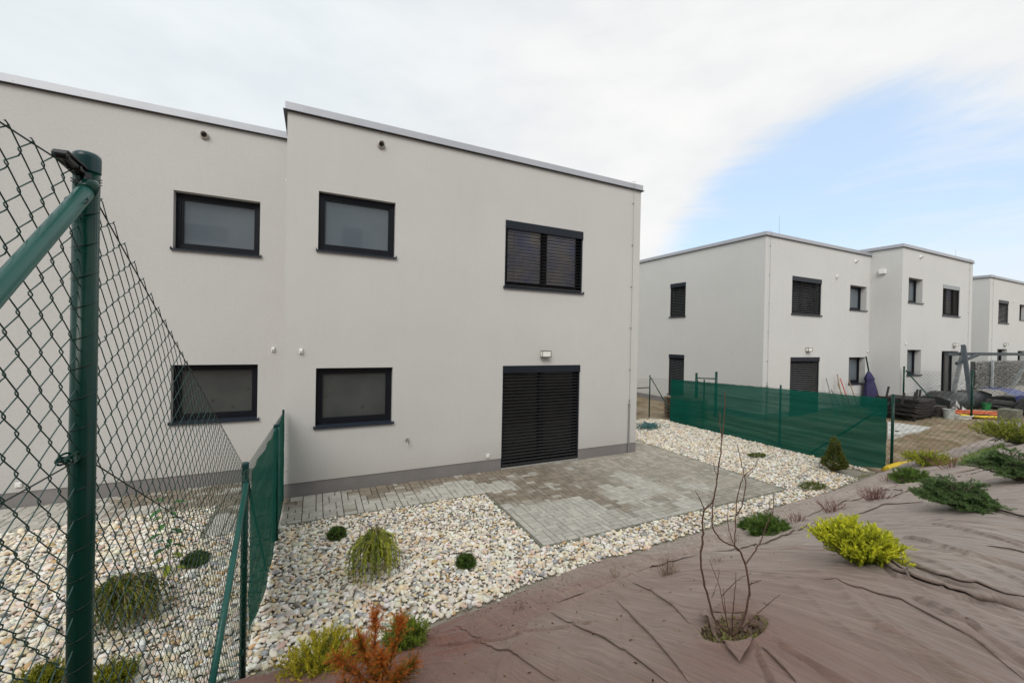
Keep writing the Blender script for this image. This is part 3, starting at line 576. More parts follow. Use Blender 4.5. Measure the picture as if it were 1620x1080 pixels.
def house(label, x0, x1, y0, y1, z0, z1, ops, lops=(), stm=None, skip='', dep=.14, pl=.26):
    h = thing('house', label, 'house', ((x0 + x1) / 2, (y0 + y1) / 2, z0), group='white flat-roofed terraced houses')
    FR = frame((0, y0, 0), (1, 0, 0), (0, -1, 0)); LF = frame((x0, 0, 0), (0, -1, 0), (-1, 0, 0))
    b_ = MB(); wallface(b_, FR, x0, x1, z0 + pl, z1, ops, dep); wallface(b_, LF, -y1, -y0, z0 + pl, z1, lops, dep)
    b_.addF([(x1, y0, z0 - .3), (x1, y1, z0 - .3), (x1, y1, z1), (x1, y0, z1)], [(0, 1, 2, 3)]); b_.addF([(x0, y1, z0 - .3), (x0, y1, z1), (x1, y1, z1), (x1, y1, z0 - .3)], [(0, 1, 2, 3)])
    b_.build('wall', stm or STUCCO, h)
    p = MB(); e = .012  # plinth, slightly recessed below the render
    low = [o for o in ops if o[2] < z0 + pl]; xs_ = [x0] + [q for o in low for q in (o[0], o[1])] + [x1]
    for a, c in zip(xs_[::2], xs_[1::2]): p.box(a + (e if a == x0 else 0), c - (e if c == x1 else 0), y0 + e, y0 + .2, z0 - .3, z0 + pl)
    p.box(x0 + e, x0 + .2, y0 + .2003, y1, z0 - .3, z0 + pl); p.box(x1 - .2, x1 - e, y0 + .2003, y1, z0 - .3, z0 + pl)
    p.build('plinth', PLINTH, h)
    r = MB(); r.box(x0 + .2, x1 - .2, y0 + .2, y1 - .01, z1 - .25, z1 - .1); r.build('roof', mat('roof_membrane', (.2, .2, .2), .8), h)
    coping(h, x0, x1, y0, y1, z1, skip)
    for o in ops:
        add_window(h, FR, o, dep, 'patio_door' if o[2] < .4 + z0 and o[3] - o[2] > 1.9 else 'window')
        if o[2] < z0 + pl:
            q = MB(); q.box(o[0] + .002, o[1] - .002, y0 + .0005, y0 + dep + .05, z0 - .02, o[2] + .002); q.build('threshold', CONC, h)
    for o in lops: add_window(h, LF, o, dep)
    return h, FR, LF
W_, D_ = 1.331, 1.05
# the house in front
h1, F1, L1 = house('large pale house in the middle, its striped patio blind closed beside the pavers', 0., 7.942, 0., 9., 0., 6.7,
    [(.503, 1.831, 1.21, 2.267, 'frost', GL_LOW), (.503, 1.831, 4.36, 5.41, 'frost', GL_UP), (4.15, 6.18, 3.965, 5.424, 'blind', GL_REFL, CASS, .36), (4.15, 6.17, .03, 2.268, 'blind', GL_DARK, CASS, .34)], dep=.13)
wall_lamp(h1, F1, 5.177, 2.53); vent_pipe(h1, F1, 1.546, 6.44); sensor(h1, F1, .26, 2.57, 1.1); conductor(h1, F1, 7.68, .0, 6.7, 1.28)
a = MB(); a.tube(F1(np.array([(2.126, .002, .84), (2.126, .05, .84), (2.126, .09, .825), (2.126, .10, .78)])), .014, 8); a.tube(F1(np.array([(2.126, .001, .84), (2.126, .012, .84)])), .032, 12); a.tube(F1(np.array([(2.126, .055, .84), (2.126, .055, .885)])), .008, 6); a.box(2.09, 2.16, .048, .062, .882, .892, fr=F1); a.build('garden_tap', STEEL, h1, smooth=False)
a = MB(); a.box(3.79, 3.87, .002, .028, .31, .39, fr=F1); o_ = a.build('socket_box', WHITE, h1, bevel=.005); a = MB(); a.box(3.80, 3.86, .0285, .034, .32, .385, fr=F1); a.build('socket_lid', WHITE, o_, bevel=.003)
sensor(h1, L1, -.35, 5.62, .8, 'sensor')
# attached house on the left
h0, F0, L0 = house('left house set back behind the wire mesh, joined to the middle house', -8.0, -.003, 1.203, 9.2, 0., 6.7,
    [(-1.84, -.512, 1.21, 2.267, 'frost', GL_LOW), (-1.84, -.512, 4.35, 5.40, 'frost', GL_UP), (-6.2, -4.2, 3.965, 5.424, 'blind', GL_REFL), (-6.2, -4.2, .03, 2.268, 'blind', GL_DARK)], skip='r', dep=.17)
vent_pipe(h0, F0, -1.398, 6.46); sensor(h0, F0, -.26, 2.56, 1.1)
a = MB(); a.box(-3.78, -3.70, .002, .028, .34, .42, fr=F0); o_ = a.build('socket_box', WHITE, h0, bevel=.005); a = MB(); a.box(-3.77, -3.71, .0285, .034, .35, .415, fr=F0); a.build('socket_lid', WHITE, o_, bevel=.003)
# the two neighbours' houses on the right
h2, F2, L2 = house('corner house right of the middle one, blinds down, garden tools leaning on it', 15.13, 22.455, 1.341, 10.4, 0.02, 6.79,
    [(16.77, 18.72, 4.0, 5.46, 'blind', GL_DARK, CASS, .72), (16.77, 18.70, .08, 2.36, 'blind', GL_DARK, CASS, .72), (20.84, 22.17, 4.36, 5.42, 'frost', GL_UP), (20.88, 22.2, 1.2, 2.35, 'frost', GL_UP)],
    [(-5.72, -4.85, 3.98, 5.5, 'blind', GL_DARK, CASS, .72), (-5.72, -4.85, .45, 2.29, 'blind', GL_DARK, CASS, .72)], stm=STUCCO2, skip='r', dep=.24)
wall_lamp(h2, F2, 17.85, 2.66, 1.2); sensor(h2, F2, 19.75, 5.68, 1.7, 'camera'); vent_pipe(h2, F2, 21.2, 6.43, WHITE); sensor(h2, F2, 22.33, 2.62, 1.2); conductor(h2, F2, 15.36, .02, 6.79, 1.35)
h3, F3, L3 = house('projecting house beyond the umbrella, its slatted upper blind half open', 22.458, 29.55, .256, 10.6, .2, 7.0,
    [(23.02, 24.3, 4.72, 5.78, 'frost', GL_UP), (23.06, 24.32, 1.62, 2.72, 'frost', GL_UP), (26.3, 28.1, 4.3, 5.73, 'blind', GL_REFL, mat('pale_blind_box', (.28, .30, .31), .5), .45), (26.34, 28.15, .26, 2.68, 'door', GL_DARK)], stm=STUCCO2, dep=.24)
wall_lamp(h3, F3, 27.6, 2.98, 1.2); vent_pipe(h3, F3, 24.0, 6.72, WHITE); sensor(h3, F3, 22.85, 2.98, 1.2); conductor(h3, F3, 29.1, .2, 7.0, 1.6)
a = MB(); a.box(-1.02, -.78, .002, .13, 5.95, 6.14, fr=L3); a.build('vent_cowl', WHITE, h3, bevel=.02)
h4, F4, L4 = house('farthest house at the right edge, seen over the stone wall', 34.47, 43., .971, 11., .2, 6.82,
    [(35.76, 37.3, 4.3, 5.64, 'blind', GL_DARK, CASS, .8), (35.77, 37.25, .26, 2.81, 'door', GL_DARK), (39.1, 40.3, 4.6, 5.56, 'frost', GL_UP), (39.0, 40.3, 1.6, 2.72, 'frost', GL_UP)], stm=STUCCO2, dep=.24)
wall_lamp(h4, F4, 36.8, 3.1, 1.2); sensor(h4, F4, 38.1, 5.68, 1.5, 'camera'); vent_pipe(h4, F4, 39.9, 6.55, WHITE); conductor(h4, F4, 34.8, .2, 6.82, 1.6)
for h_, x, y, z, L_ in ((h2, 19.6, 3.6, 6.75, 2.0), (h4, 35.2, 2.6, 6.8, 2.0)):
    a = MB(); a.tube([(x, y, z), (x, y, z + L_ * .5), (x, y, z + L_)], [.012, .009, .004], 6); a.box(x - .12, x + .12, y - .12, y + .12, z - .15, z + .02); a.build('lightning_rod', WIRE, h_)

h5, F5, L5 = house('house up the slope behind the camera, mirrored in the upper windows', -11., 12., -24., -14.2, 2.2, 10.4, [], stm=STUCCO2)
BF = frame((0, -14.2, 0), (-1, 0, 0), (0, 1, 0))
a = MB(); a.box(-12.3, 11.3, .0, .03, 10.25, 10.55, fr=BF); a.build('coping', COPING, h5)
for u0, u1, v0, v1 in ((3.6, 5.6, 7.4, 8.2), (-2.6, -1.6, 6.6, 8.4), (-7.4, -5.4, 7.2, 8.6), (7.9, 8.9, 4.0, 6.0)):
    a = MB(); a.box(u0 - .08, u1 + .08, .005, .05, v0 - .08, v1 + .08, fr=BF); w_ = a.build('window', WHITE, h5); a = MB(); a.box(u0, u1, .051, .06, v0, v1, fr=BF); a.build('pane', GL_DARK, w_)

# ================================================================ fences
def net(b_, P0, P1, h0, h1, pitch=.0365, r=.00155, k=4, lift=.02, curve=0.):
    """diamond mesh between two ground points: vertical zigzag wires, hooked into their neighbours"""
    P0 = np.array(P0, float); P1 = np.array(P1, float); L = np.linalg.norm((P1 - P0)[:2]); n = int(L / pitch); U = (P1 - P0) / n; mm = round((h0 + h1) / 2 / pitch); dirn = (P1 - P0) / np.linalg.norm(P1 - P0); Nn = np.array([-dirn[1], dirn[0], 0]); Nn /= np.linalg.norm(Nn)
    for i in range(n + 1):
        B = P0 + U * i; t = i / n; h = h0 + (h1 - h0) * t - curve * 4 * t * (1 - t); m = mm; st = h / m
        j = np.arange(m + 1); sgn = np.where((j + i) % 2 == 0, 1., -1.); a = pitch * .61
        z = j * st
        # two points per corner make the bend round
        zz = np.repeat(z, 3); zz[0::3] -= st * .13; zz[2::3] += st * .13; zz = np.clip(zz, 0, h); ss = np.repeat(sgn, 3); ss[0::3] *= .86; ss[2::3] *= .86
        jit = RNG.normal(0, .0012, len(zz))
        ho = np.tile([.0021, 0., -.0021], len(ss) // 3) * np.sign(ss); P = B + dirn * (ss * a + jit)[:, None] + Nn * ho[:, None] + np.array([0, 0, 1.]) * (zz + lift + 1e-5 * np.arange(len(zz)))[:, None]
        b_.tube(P, r, k, cap=False, ref=Nn)
def line(b_, A, B, r=.0018, sag=0., n=12, k=5):
    A = np.array(A, float); B = np.array(B, float); t = np.linspace(0, 1, n)[:, None]; P = A + (B - A) * t; P[:, 2] -= sag * 4 * (t * (1 - t))[:, 0]; b_.tube(P, r, k)
def post(par, x, y, z0, z1, r=.024, m=GREEN, cap=True, lean=(0, 0)):
    a = MB(); a.tube([(x, y, z0), (x + lean[0] * .5, y + lean[1] * .5, (z0 + z1) / 2), (x + lean[0], y + lean[1], z1)], r, 24); o = a.build('post', m, par, smooth=False)
    for p in o.data.polygons:
        if len(p.vertices) == 4: p.use_smooth = True
    if cap:
        c = MB(); c.lathe([(r * 1.06, -.035), (r * 1.07, -.002), (r * 1.02, .006), (r * .8, .011), (0.0005, .013)], (x + lean[0], y + lean[1], z1), 24); c.build('post_cap', CAPP, o, smooth=True)
    return o
def brace(par, A, B, r=.019, m=GREENL):
    a = MB(); A = np.array(A, float); B = np.array(B, float); a.tube([A, (A + B) / 2, B], r, 20); o = a.build('brace', m, par)
    for p in o.data.polygons:
        if len(p.vertices) == 4: p.use_smooth = True
    d = (B - A) / np.linalg.norm(B - A); c = MB(); c.tube([A - d * .012, A + d * .0, A + d * .035], [r * .8, r * 1.05, r * 1.06], 20); c.build('brace_end', GREEN, o, smooth=True); return o
def tensioner(par, x, y, z, dx=0, dy=-1, s=1.):
    """small strap-and-drum wire tightener"""
    a = MB(); S = np.array([-dy, dx, 0.]); D = np.array([dx, dy, 0.]); O = np.array([x, y, z])
    loop = [O + D * (.034 + .026 * math.cos(q)) * s + np.array([0, 0, .010 * math.sin(q) * s]) for q in np.linspace(0, 2 * math.pi, 18)]
    for e in (-.007, .007): a.tube([p + S * e * s for p in loop], .0022 * s, 6)
    a.tube([O + D * .040 * s - S * .013 * s, O + D * .040 * s + S * .013 * s], .0065 * s, 10); a.tube([O + D * .052 * s - S * .012 * s, O + D * .052 * s + S * .012 * s], .0035 * s, 8); a.obox(O + D * .005 * s, O + D * .028 * s, .014 * s, .006 * s)
    a.build('wire_tightener', GREEN, par, smooth=False)
# --- fence on the left, from the wall of the house up the bank to the camera
fz = lambda y: float(gz(0., y))
P1 = np.array([-.018, -6.662, 0]); P2 = np.array([-.006, -4.10, 0]); P3 = np.array([-.005, -1.62, 0]); P4 = np.array([.005, -.10, 0])
t1, t2, t3, t4 = 3.285, 1.80, 1.615, 1.565
lf = thing('chain_link_fence', 'green wire mesh fence climbing the bank at the left, near post in the foreground', 'fence', (0, -4.1, 0), 'green garden fences')
post(lf, P1[0], P1[1], fz(P1[1]) - .3, t1, .0245, lean=(.004, 0)); post(lf, P2[0], P2[1], fz(-4.1) - .2, t2, .0245); post(lf, .012, P3[1], -.2, t3, .020, GREENL); post(lf, .012, P4[1], -.2, t4, .017, BLACKP)
post(lf, -.02, -8.9, fz(-8.9) - .3, t1 + .02, .0245)
br1 = brace(lf, (.012, -6.712, t1 - .080), (.02, -8.55, fz(-8.55) + .0), .0165); brace(lf, (.012, -4.15, t2 - .12), (.0, -5.55, fz(-5.55) - .04), .019)
brace(lf, (-.01, -4.05, t2 - .10), (-.0, -2.28, -.08), .012, GREEN)
G = lambda y, off=0.: np.array([off, y, fz(y)])
b = MB()
yy = np.linspace(-4.1, -6.64, 8)
# straight mesh panel between posts 2 and 1 (its foot follows the chord, like the top wire)
b2 = fz(-4.12) + .03; b1 = fz(-6.64) + .05
net(b, (-.018, -6.63, b1), (-.012, -4.14, b2), t1 - .045 - b1, t2 - .03 - b2, .0365, .00135, 5, 0.)
net(b, (-.024, -8.8, fz(-8.8) + .03), (-.018, -6.70, b1), t1 - .045 - fz(-8.8) - .03, t1 - .045 - b1, .0365, .00135, 5, 0.)
b.build('wire_mesh', GWIRE, lf)
b = MB(); net(b, (.0, -4.05, b2), (.004, -.13, .05), t2 - .04 - b2, t4 - .05 - .05, .0365, .0014, 3, 0.); b.build('wire_mesh', GWIRE, lf)
b = MB()
for zt, kk in ((-.045, 1), (-.74, 1), (-1.45, 1)):
    line(b, (-.022, -8.9, t1 + zt), (-.02, -6.66, t1 + zt), .0019, .012)
line(b, (-.02, -6.66, t1 - .05), (-.008, -4.1, t2 - .04), .0019); line(b, (-.02, -6.66, t1 - .73), (-.008, -4.1, t2 - .78), .0019); line(b, (-.02, -6.66, b1 + .06), (-.008, -4.1, b2 + .05), .0019)
line(b, (-.008, -4.1, t2 - .04), (.004, -.1, t4 - .04), .0016); line(b, (-.008, -4.1, .9), (.004, -.1, .8), .0016)
# coils of wire round the head of the near post and ties down its shaft
th = np.linspace(0, 2 * math.pi * 2.4, 60); b.tube(np.stack([P1[0] + .004 + .0268 * np.cos(th), P1[1] + .0268 * np.sin(th), t1 - .05 + .009 * np.sin(th) - .0032 * th / 3], 1), .0012, 5)
for q in np.arange(t1 - .14, fz(-6.66), -.0735):
    th = np.linspace(-2.5, .3, 14); b.tube(np.stack([P1[0] + .002 + .0258 * np.cos(th), P1[1] + .0258 * np.sin(th), q + .012 * np.sin(th + .9) + .001 * np.sin(q * 50)], 1), .00075, 4)
for q in np.arange(t2 - .1, .1, -.12):
    th = np.linspace(-3.2, .6, 12); b.tube(np.stack([P2[0] + .0265 * np.cos(th), P2[1] + .0265 * np.sin(th), q + .016 * np.sin(th + .9)], 1), .0011, 4)
th = np.linspace(0, 2 * math.pi, 24)
b.build('straining_wire', BWIRE, lf)
# strap loop on the brace and the plastic bracket of the near post
c = MB(); c.tube(np.stack([.0125 + .0190 * np.cos(th), -6.775 + .012 * np.sin(th), t1 - .132 + .014 * np.sin(th)], 1), .0014, 5); c.build('brace_tie', BLACKP, lf)
for q in np.linspace(.12, 1.4, 14):
    c = MB()
    yq = -6.712 - q * .74; zq = t1 - .080 - q * (t1 - .080 - fz(-8.55)) / 1.838 * .74
    th2 = np.linspace(1.7, 4.4, 8); c.tube(np.stack([.0125 + .0178 * np.cos(th2), yq + .011 * np.sin(th2), zq + .014 * np.sin(th2)], 1), .0010, 4); c.build('brace_tie', GWIRE, lf)
c = MB(); k0 = np.array([-.014, -6.688, t1 - .050]); k1 = np.array([-.020, -6.760, t1 - .036])
c.obox(k0, k1, .026, .007); c.obox(k0 + [0, 0, .016], k1 + [0, 0, .013], .026, .005); c.tube([k1 + [-.012, 0, .004], k1 + [.012, 0, .004]], .009, 12); c.tube([k0 + [-.012, -.03, .006], k0 + [.012, -.03, .006]], .006, 10); c.obox((.002, -6.700, t1 - .05), (.012, -6.716, t1 - .088), .012, .012); c.build('wire_bracket', BLACKP, lf)
tensioner(lf, -.016, -6.686, t1 - .722, 0, -1, 1.15); tensioner(lf, -.006, -4.125, t2 - .045, 0, -1, 1.3); tensioner(lf, -.006, -4.125, t2 - .80, 0, -1, 1.3); tensioner(lf, -.006, -4.125, t2 - 1.5, 0, -1, 1.3)
# shade net of the left fence
def sheet(name, par, A, B, za, zb, m, nu=90, nv=26, thick=.0015, side=1., drop=None, wav=.012):
    A = np.array(A, float); B = np.array(B, float); b_ = MB(); d = (B - A) / np.linalg.norm(B - A); Nn = np.array([-d[1], d[0], 0.]) * side
    u = np.linspace(0, 1, nu); v = np.linspace(0, 1, nv); UU, VV = np.meshgrid(u, v); x = A[0] + (B[0] - A[0]) * UU; y = A[1] + (B[1] - A[1]) * UU
    z0 = np.interp(UU, za[0], za[1]); z1 = np.interp(UU, zb[0], zb[1]); L = np.linalg.norm(B - A)
    z1 = z1 + .012 * (vn(UU * L, 0 * UU, 9) - .5); z0 = z0 + .03 * (vn(UU * L, 0 * UU, 4, 3) - .5); z = z0 + (z1 - z0) * VV
    w_ = wav * (2 * vn(UU * L, VV * .4, 1.6, 5) - 1) + wav * .5 * (2 * vn(UU * L * .6, z * 5, 1., 6) - 1) + .006 * np.sin(UU * L * 9 + 3 * VV)
    endw = .02 * (vn(z, 0 * z, 6, 2) - .5); x = x + d[0] * endw * (UU > .97) + d[0] * endw * (UU < .03); y = y + d[1] * endw * ((UU > .97) | (UU < .03))
    P = np.stack([x + Nn[0] * w_, y + Nn[1] * w_, z], -1).reshape(-1, 3); i = np.arange(nv - 1)[:, None] * nu; j = np.arange(nu - 1)[None]
    F = np.stack([i + j, i + j + 1, i + nu + j + 1, i + nu + j], -1).reshape(-1, 4); b_.addF(P, F); o = b_.build(name, m, par, smooth=True)
    return o
sheet('shade_net', lf, (.030, -4.07, 0), (.030, -.09, 0), ([0, .08, .25, .6, 1], [.36, .28, .06, .04, .06]), ([0, .62, 1], [t2 - .07, t3 - .03, t4 - .02]), SCREEN, 110, 30, side=1)
post(lf, .052, -1.62, -.2, t3 + .01, .018, GREENL)
for k_ in range(14):
    c = MB(); yq = random.choice([-.12, -.11, -3.4, -3.9, -3.7]); zq = random.uniform(.3, 1.3); L_ = random.uniform(.04, .09) if yq < -1 else random.uniform(.03, .07)
    c.tube([(.045, yq, zq), (.045 + L_ * .5, yq, zq + random.uniform(-.01, .01)), (.045 + L_, yq + random.uniform(-.01, .01), zq + random.uniform(-.01, .01))], .0012, 4); c.build('cable_tie', BLACKP, lf)
# --- fence on the right with its long shade net
rf = thing('chain_link_fence', 'green fence with a long dark green shade net across the right side of the gravel', 'fence', (12, 0, 0), 'green garden fences')
zr = lambda y: float(gz(12., y))
top = lambda y: float(np.interp(y, [-6.2, -3.58, 2.6, 3.7], [3.05, 1.76, 1.515, 1.50]))
post(rf, 12., -3.585, -.2, 1.79, .027); post(rf, 12., -1.17, -.2, top(-1.17) + .06, .022); post(rf, 12., 1.27, -.2, top(1.27) + .06, .022); post(rf, 12., 3.68, -.2, top(3.68) + .06, .022); post(rf, 12., -6.3, zr(-6.3) - .3, zr(-6.3) + 1.75, .024)
brace(rf, (12., 3.62, 1.46), (12., 2.35, .02), .017, GREEN); brace(rf, (12.03, -3.55, 1.62), (12.03, -1.9, .02), .019, GREEN)
b = MB(); net(b, (12., -3.56, .16), (12., 3.66, .03), 1.58, 1.44, .05, .002, 3, 0.); net(b, (12., -6.28, zr(-6.3)), (12., -3.61, .16), 1.6, 1.56, .062, .0019, 3, 0.); net(b, (7.97, 3.68, .03), (11.98, 3.68, .03), 1.42, 1.42, .06, .0022, 3, 0.)
b.build('wire_mesh', BWIRE, rf)
b = MB(); line(b, (12., -3.58, 1.74), (12., 3.68, 1.47), .002); line(b, (12., -6.3, zr(-6.3) + 1.6), (12., -3.58, 1.72), .002); line(b, (12., -6.3, zr(-6.3) + .8), (12., -3.58, .95), .002); line(b, (12., 3.68, 1.30), (8., 3.68, 1.30), .002); line(b, (12., 3.68, .5), (8., 3.68, .5), .002)
b.build('straining_wire', BWIRE, rf)
b = MB(); b.tube([(12., 3.68, 1.10), (8.0, 3.68, 1.06)], .018, 10); b.build('rail', GREEN, rf, smooth=True)
sheet('shade_net', rf, (11.955, -3.50, 0), (11.955, 2.63, 0), ([0, .1, .5, 1], [.13, .02, .0, -.02]), ([0, 1], [1.70, 1.525]), SCREEN, 160, 34, side=-1, wav=.016)
for y_, z_ in ((-3.60, 1.0), (-3.60, 1.66)): tensioner(rf, 12., y_ - .02, z_, 0, -1, 1.2)
# --- neighbour's own dividing fence and gate frame
nf = thing('chain_link_fence', 'thin wire mesh fence dividing the neighbouring yards beside the swing frame', 'fence', (22.45, -1, .2), 'green garden fences')
zy = lambda x, y: float(gz(x, y))
post(nf, 22.45, .12, .1, 2.02, .03); post(nf, 22.45, -1.83, .1, 2.04, .03); post(nf, 22.45, -4.4, zy(22.45, -4.4) - .2, 2.75, .03); brace(nf, (22.45, .06, 1.86), (22.45, -1.10, .3), .022, GREEN)
b = MB(); net(b, (22.45, -1.83, .3), (22.45, .12, .25), 1.62, 1.62, .065, .0022, 3, 0.); net(b, (22.45, -4.4, zy(22.45, -4.4) + .1), (22.45, -1.85, .3), 1.65, 1.62, .065, .0022, 3, 0.); b.build('wire_mesh', BWIRE, nf)
gf = thing('gate_frame', 'dark green gate frame standing behind the shade net by the far house wall', 'gate', (14.3, 3.05, 0))
post(gf, 14.3, 3.5, -.1, 1.63, .045, cap=False); post(gf, 14.3, 2.6, -.1, 1.75, .045, cap=False)
b = MB(); b.tube([(14.3, 3.5, 1.42), (14.3, 2.6, 1.48)], .022, 10); b.tube([(14.3, 3.43, .1), (14.3, 3.43, 1.36)], .012, 8); b.build('gate_rail', GREEN, gf, smooth=True)

# ================================================================ planting
def rot_to(d):
    d = np.array(d, float); d /= np.linalg.norm(d); a = np.array([0, 0, 1.]) if abs(d[2]) < .95 else np.array([1., 0, 0]); s = np.cross(d, a); s /= np.linalg.norm(s); return d, s, np.cross(s, d)
def unit(v): v = np.asarray(v, float); return v / (np.linalg.norm(v) + 1e-9)
def needles(b_, P, D, L, n, spread, w, col, cvar=.12, gen=RNG):
    """n needles along a twig from P in direction D (length L = twig), leaf-sized faces"""
    d, s, u = rot_to(D); t = gen.uniform(0, 1, n); a = gen.uniform(0, 6.283, n); nl = spread[1] * gen.uniform(.7, 1.2, n)
    base = np.array(P) + d * (t * L)[:, None]; out = d * spread[0] + (s * np.cos(a)[:, None] + u * np.sin(a)[:, None]) ; out /= np.linalg.norm(out, axis=1)[:, None]
    side = np.cross(out, gen.normal(size=(n, 3))); side /= np.linalg.norm(side, axis=1)[:, None] + 1e-9
    V = np.stack([base - side * w, base + side * w, base + out * nl[:, None] + side * w * .25], 1).reshape(-1, 3)
    F = np.arange(3 * n).reshape(-1, 3); c = np.clip(np.array(col) * (1 + cvar * gen.normal(size=(n, 1))), .002, 1); b_.addF(V, F, np.repeat(c, 3, 0))
def plant(name, label, cat, loc, group=None):
    return thing(name, label, cat, loc, group)
def juniper(label, uv, w_, h_, cols, n=70, cat='shrub', name='juniper', group=None, twigL=.075, nl=.017, nw=.0022, up=.5, per=13, flat=.7, base=None, gold=.55, dens=1., sweep=(0, 0)):
    P0 = hit(*uv) if base is None else np.array(base, float); P0 = P0 + [0, 0, .01]; t = plant(name, label, cat, P0, group); f = MB(); st = MB(); r0 = w_ / 2
    for i in range(n):
        a = i * 2.39996 + random.uniform(-.3, .3); q = math.sqrt((i + .5) / n); el = (1 - q) * 1.15 + random.uniform(-.1, .25)
        tip = np.array([math.cos(a) * r0 * (q * .95 + .1) + sweep[0] * q, math.sin(a) * r0 * (q * .95 + .1) + sweep[1] * q, h_ * (up + (1 - up) * (1 - q ** 2)) * random.uniform(.72, 1.12)])
        L = np.linalg.norm(tip); m1 = np.array([tip[0] * .55, tip[1] * .55, tip[2] * flat * .6]); T = np.linspace(0, 1, 9)[:, None]
        C = (1 - T) ** 2 * 0 + 2 * T * (1 - T) * m1 + T ** 2 * tip; C[:, :2] += np.cumsum(RNG.normal(0, .006, (9, 2)), 0); C = C + P0
        st.tube(C, np.linspace(.005, .0012, 9), 5, cap=False)
        for k in range(per):
            tt = .28 + .72 * (k + random.random()) / per; x = tt * 8; k0 = min(int(x), 7); p = C[k0] + (C[k0 + 1] - C[k0]) * (x - k0); d0 = unit(C[k0 + 1] - C[k0])
            d = unit(d0 * .75 + RNG.normal(0, .45, 3) + [0, 0, .30]); g = np.clip((tt - .35) * 1.2 + random.uniform(-.25, .25), 0, 1) * gold * 1.7
            c = np.array(cols[0]) * (1 - min(g, 1)) + np.array(cols[1]) * min(g, 1); c = c * random.uniform(.75, 1.2)
            needles(f, p, d, twigL * random.uniform(.6, 1.2), int(16 * dens), (1.3, nl), nw, c)
    st.build('stem', BARK, t); f.build('foliage', FOL, t); return t
YEL = ((.16, .25, .025), (.78, .78, .06)); GRN = ((.055, .11, .025), (.16, .25, .05)); PINE = ((.07, .13, .03), (.20, .32, .05)); OLV = ((.12, .17, .03), (.44, .46, .06))
def spruce_spread(label, uv, w_, h_, n=46, seed=1):
    P0 = hit(*uv) + [0, 0, .015]; t = plant('dwarf_spruce', label, 'shrub', P0, 'spreading spruces on the fabric'); f = MB(); st = MB()
    for i in range(n):
        a = i * 2.39996 + random.uniform(-.4, .4); q = math.sqrt((i + .5) / n); R_ = w_ / 2 * random.uniform(.72, 1.18) * (.35 + .65 * q)
        tip = np.array([math.cos(a) * R_, math.sin(a) * R_, h_ * (.35 + .75 * (1 - q)) * random.uniform(.7, 1.2)]); T = np.linspace(0, 1, 10)[:, None]; m1 = tip * [.5, .5, 1.15]
        C = 2 * T * (1 - T) * m1 + T ** 2 * tip + P0; st.tube(C, np.linspace(.006, .0012, 10), 5, cap=False)
        for k in range(14):
            tt = .22 + .78 * (k + random.random() * .6) / 14; x = tt * 9; k0 = min(int(x), 8); p = C[k0] + (C[k0 + 1] - C[k0]) * (x - k0); d0 = unit(C[k0 + 1] - C[k0]); s_ = unit(np.cross(d0, [0, 0, 1])) * (1 if k % 2 else -1)
            d = unit(d0 * .9 + s_ * .8 + [0, 0, random.uniform(-.15, .3)]); L = .10 * (1.15 - tt) + .035; col = np.array((.05, .10, .035)) * (1 - tt * .5) + np.array((.16, .25, .08)) * tt * .8
            needles(f, p, d, L * random.uniform(.8, 1.3), 42, (.75, .020), .0032, col * random.uniform(.7, 1.3)); st.tube([p, p + d * L], [.0018, .001], 4, cap=False)
        needles(f, C[6], C[9] - C[6], np.linalg.norm(C[9] - C[6]), 50, (.7, .020), .003, (.15, .23, .07))
    st.build('stem', BARKG, t); f.build('foliage', FOL, t)
def pine_mound(label, loc, w_, h_, cols=PINE, n=130, name='dwarf_pine', cat='shrub', group='round dwarf pines', nl=.042, nw=.0030):
    P0 = np.array(loc, float); t = plant(name, label, cat, P0, group); f = MB(); st = MB()
    for i in range(int(n * 1.7)):
        z = random.uniform(-.15, 1); a = i * 2.39996; rr = math.sqrt(max(0, 1 - z * z)); tip = np.array([math.cos(a) * rr * w_ / 2, math.sin(a) * rr * w_ / 2, max(z, .08) * h_ * .9 + .02]) * random.uniform(.80, 1.08)
        d = unit(tip * [1, 1, 1.6] + [0, 0, .3 * h_]); g = random.random() * .9; c = np.array(cols[0]) * (1 - g) + np.array(cols[1]) * g; Lt = min(.09, h_ * .35)
        needles(f, P0 + tip - d * Lt, d, Lt, 44, (.9, nl), nw, c * random.uniform(.75, 1.2))
        if i % 3 == 0: st.tube([P0, P0 + tip * [.6, .6, .4], P0 + tip], [.006, .004, .0018], 4, cap=False)
    st.build('stem', BARKG, t); f.build('foliage', FOL, t); return t
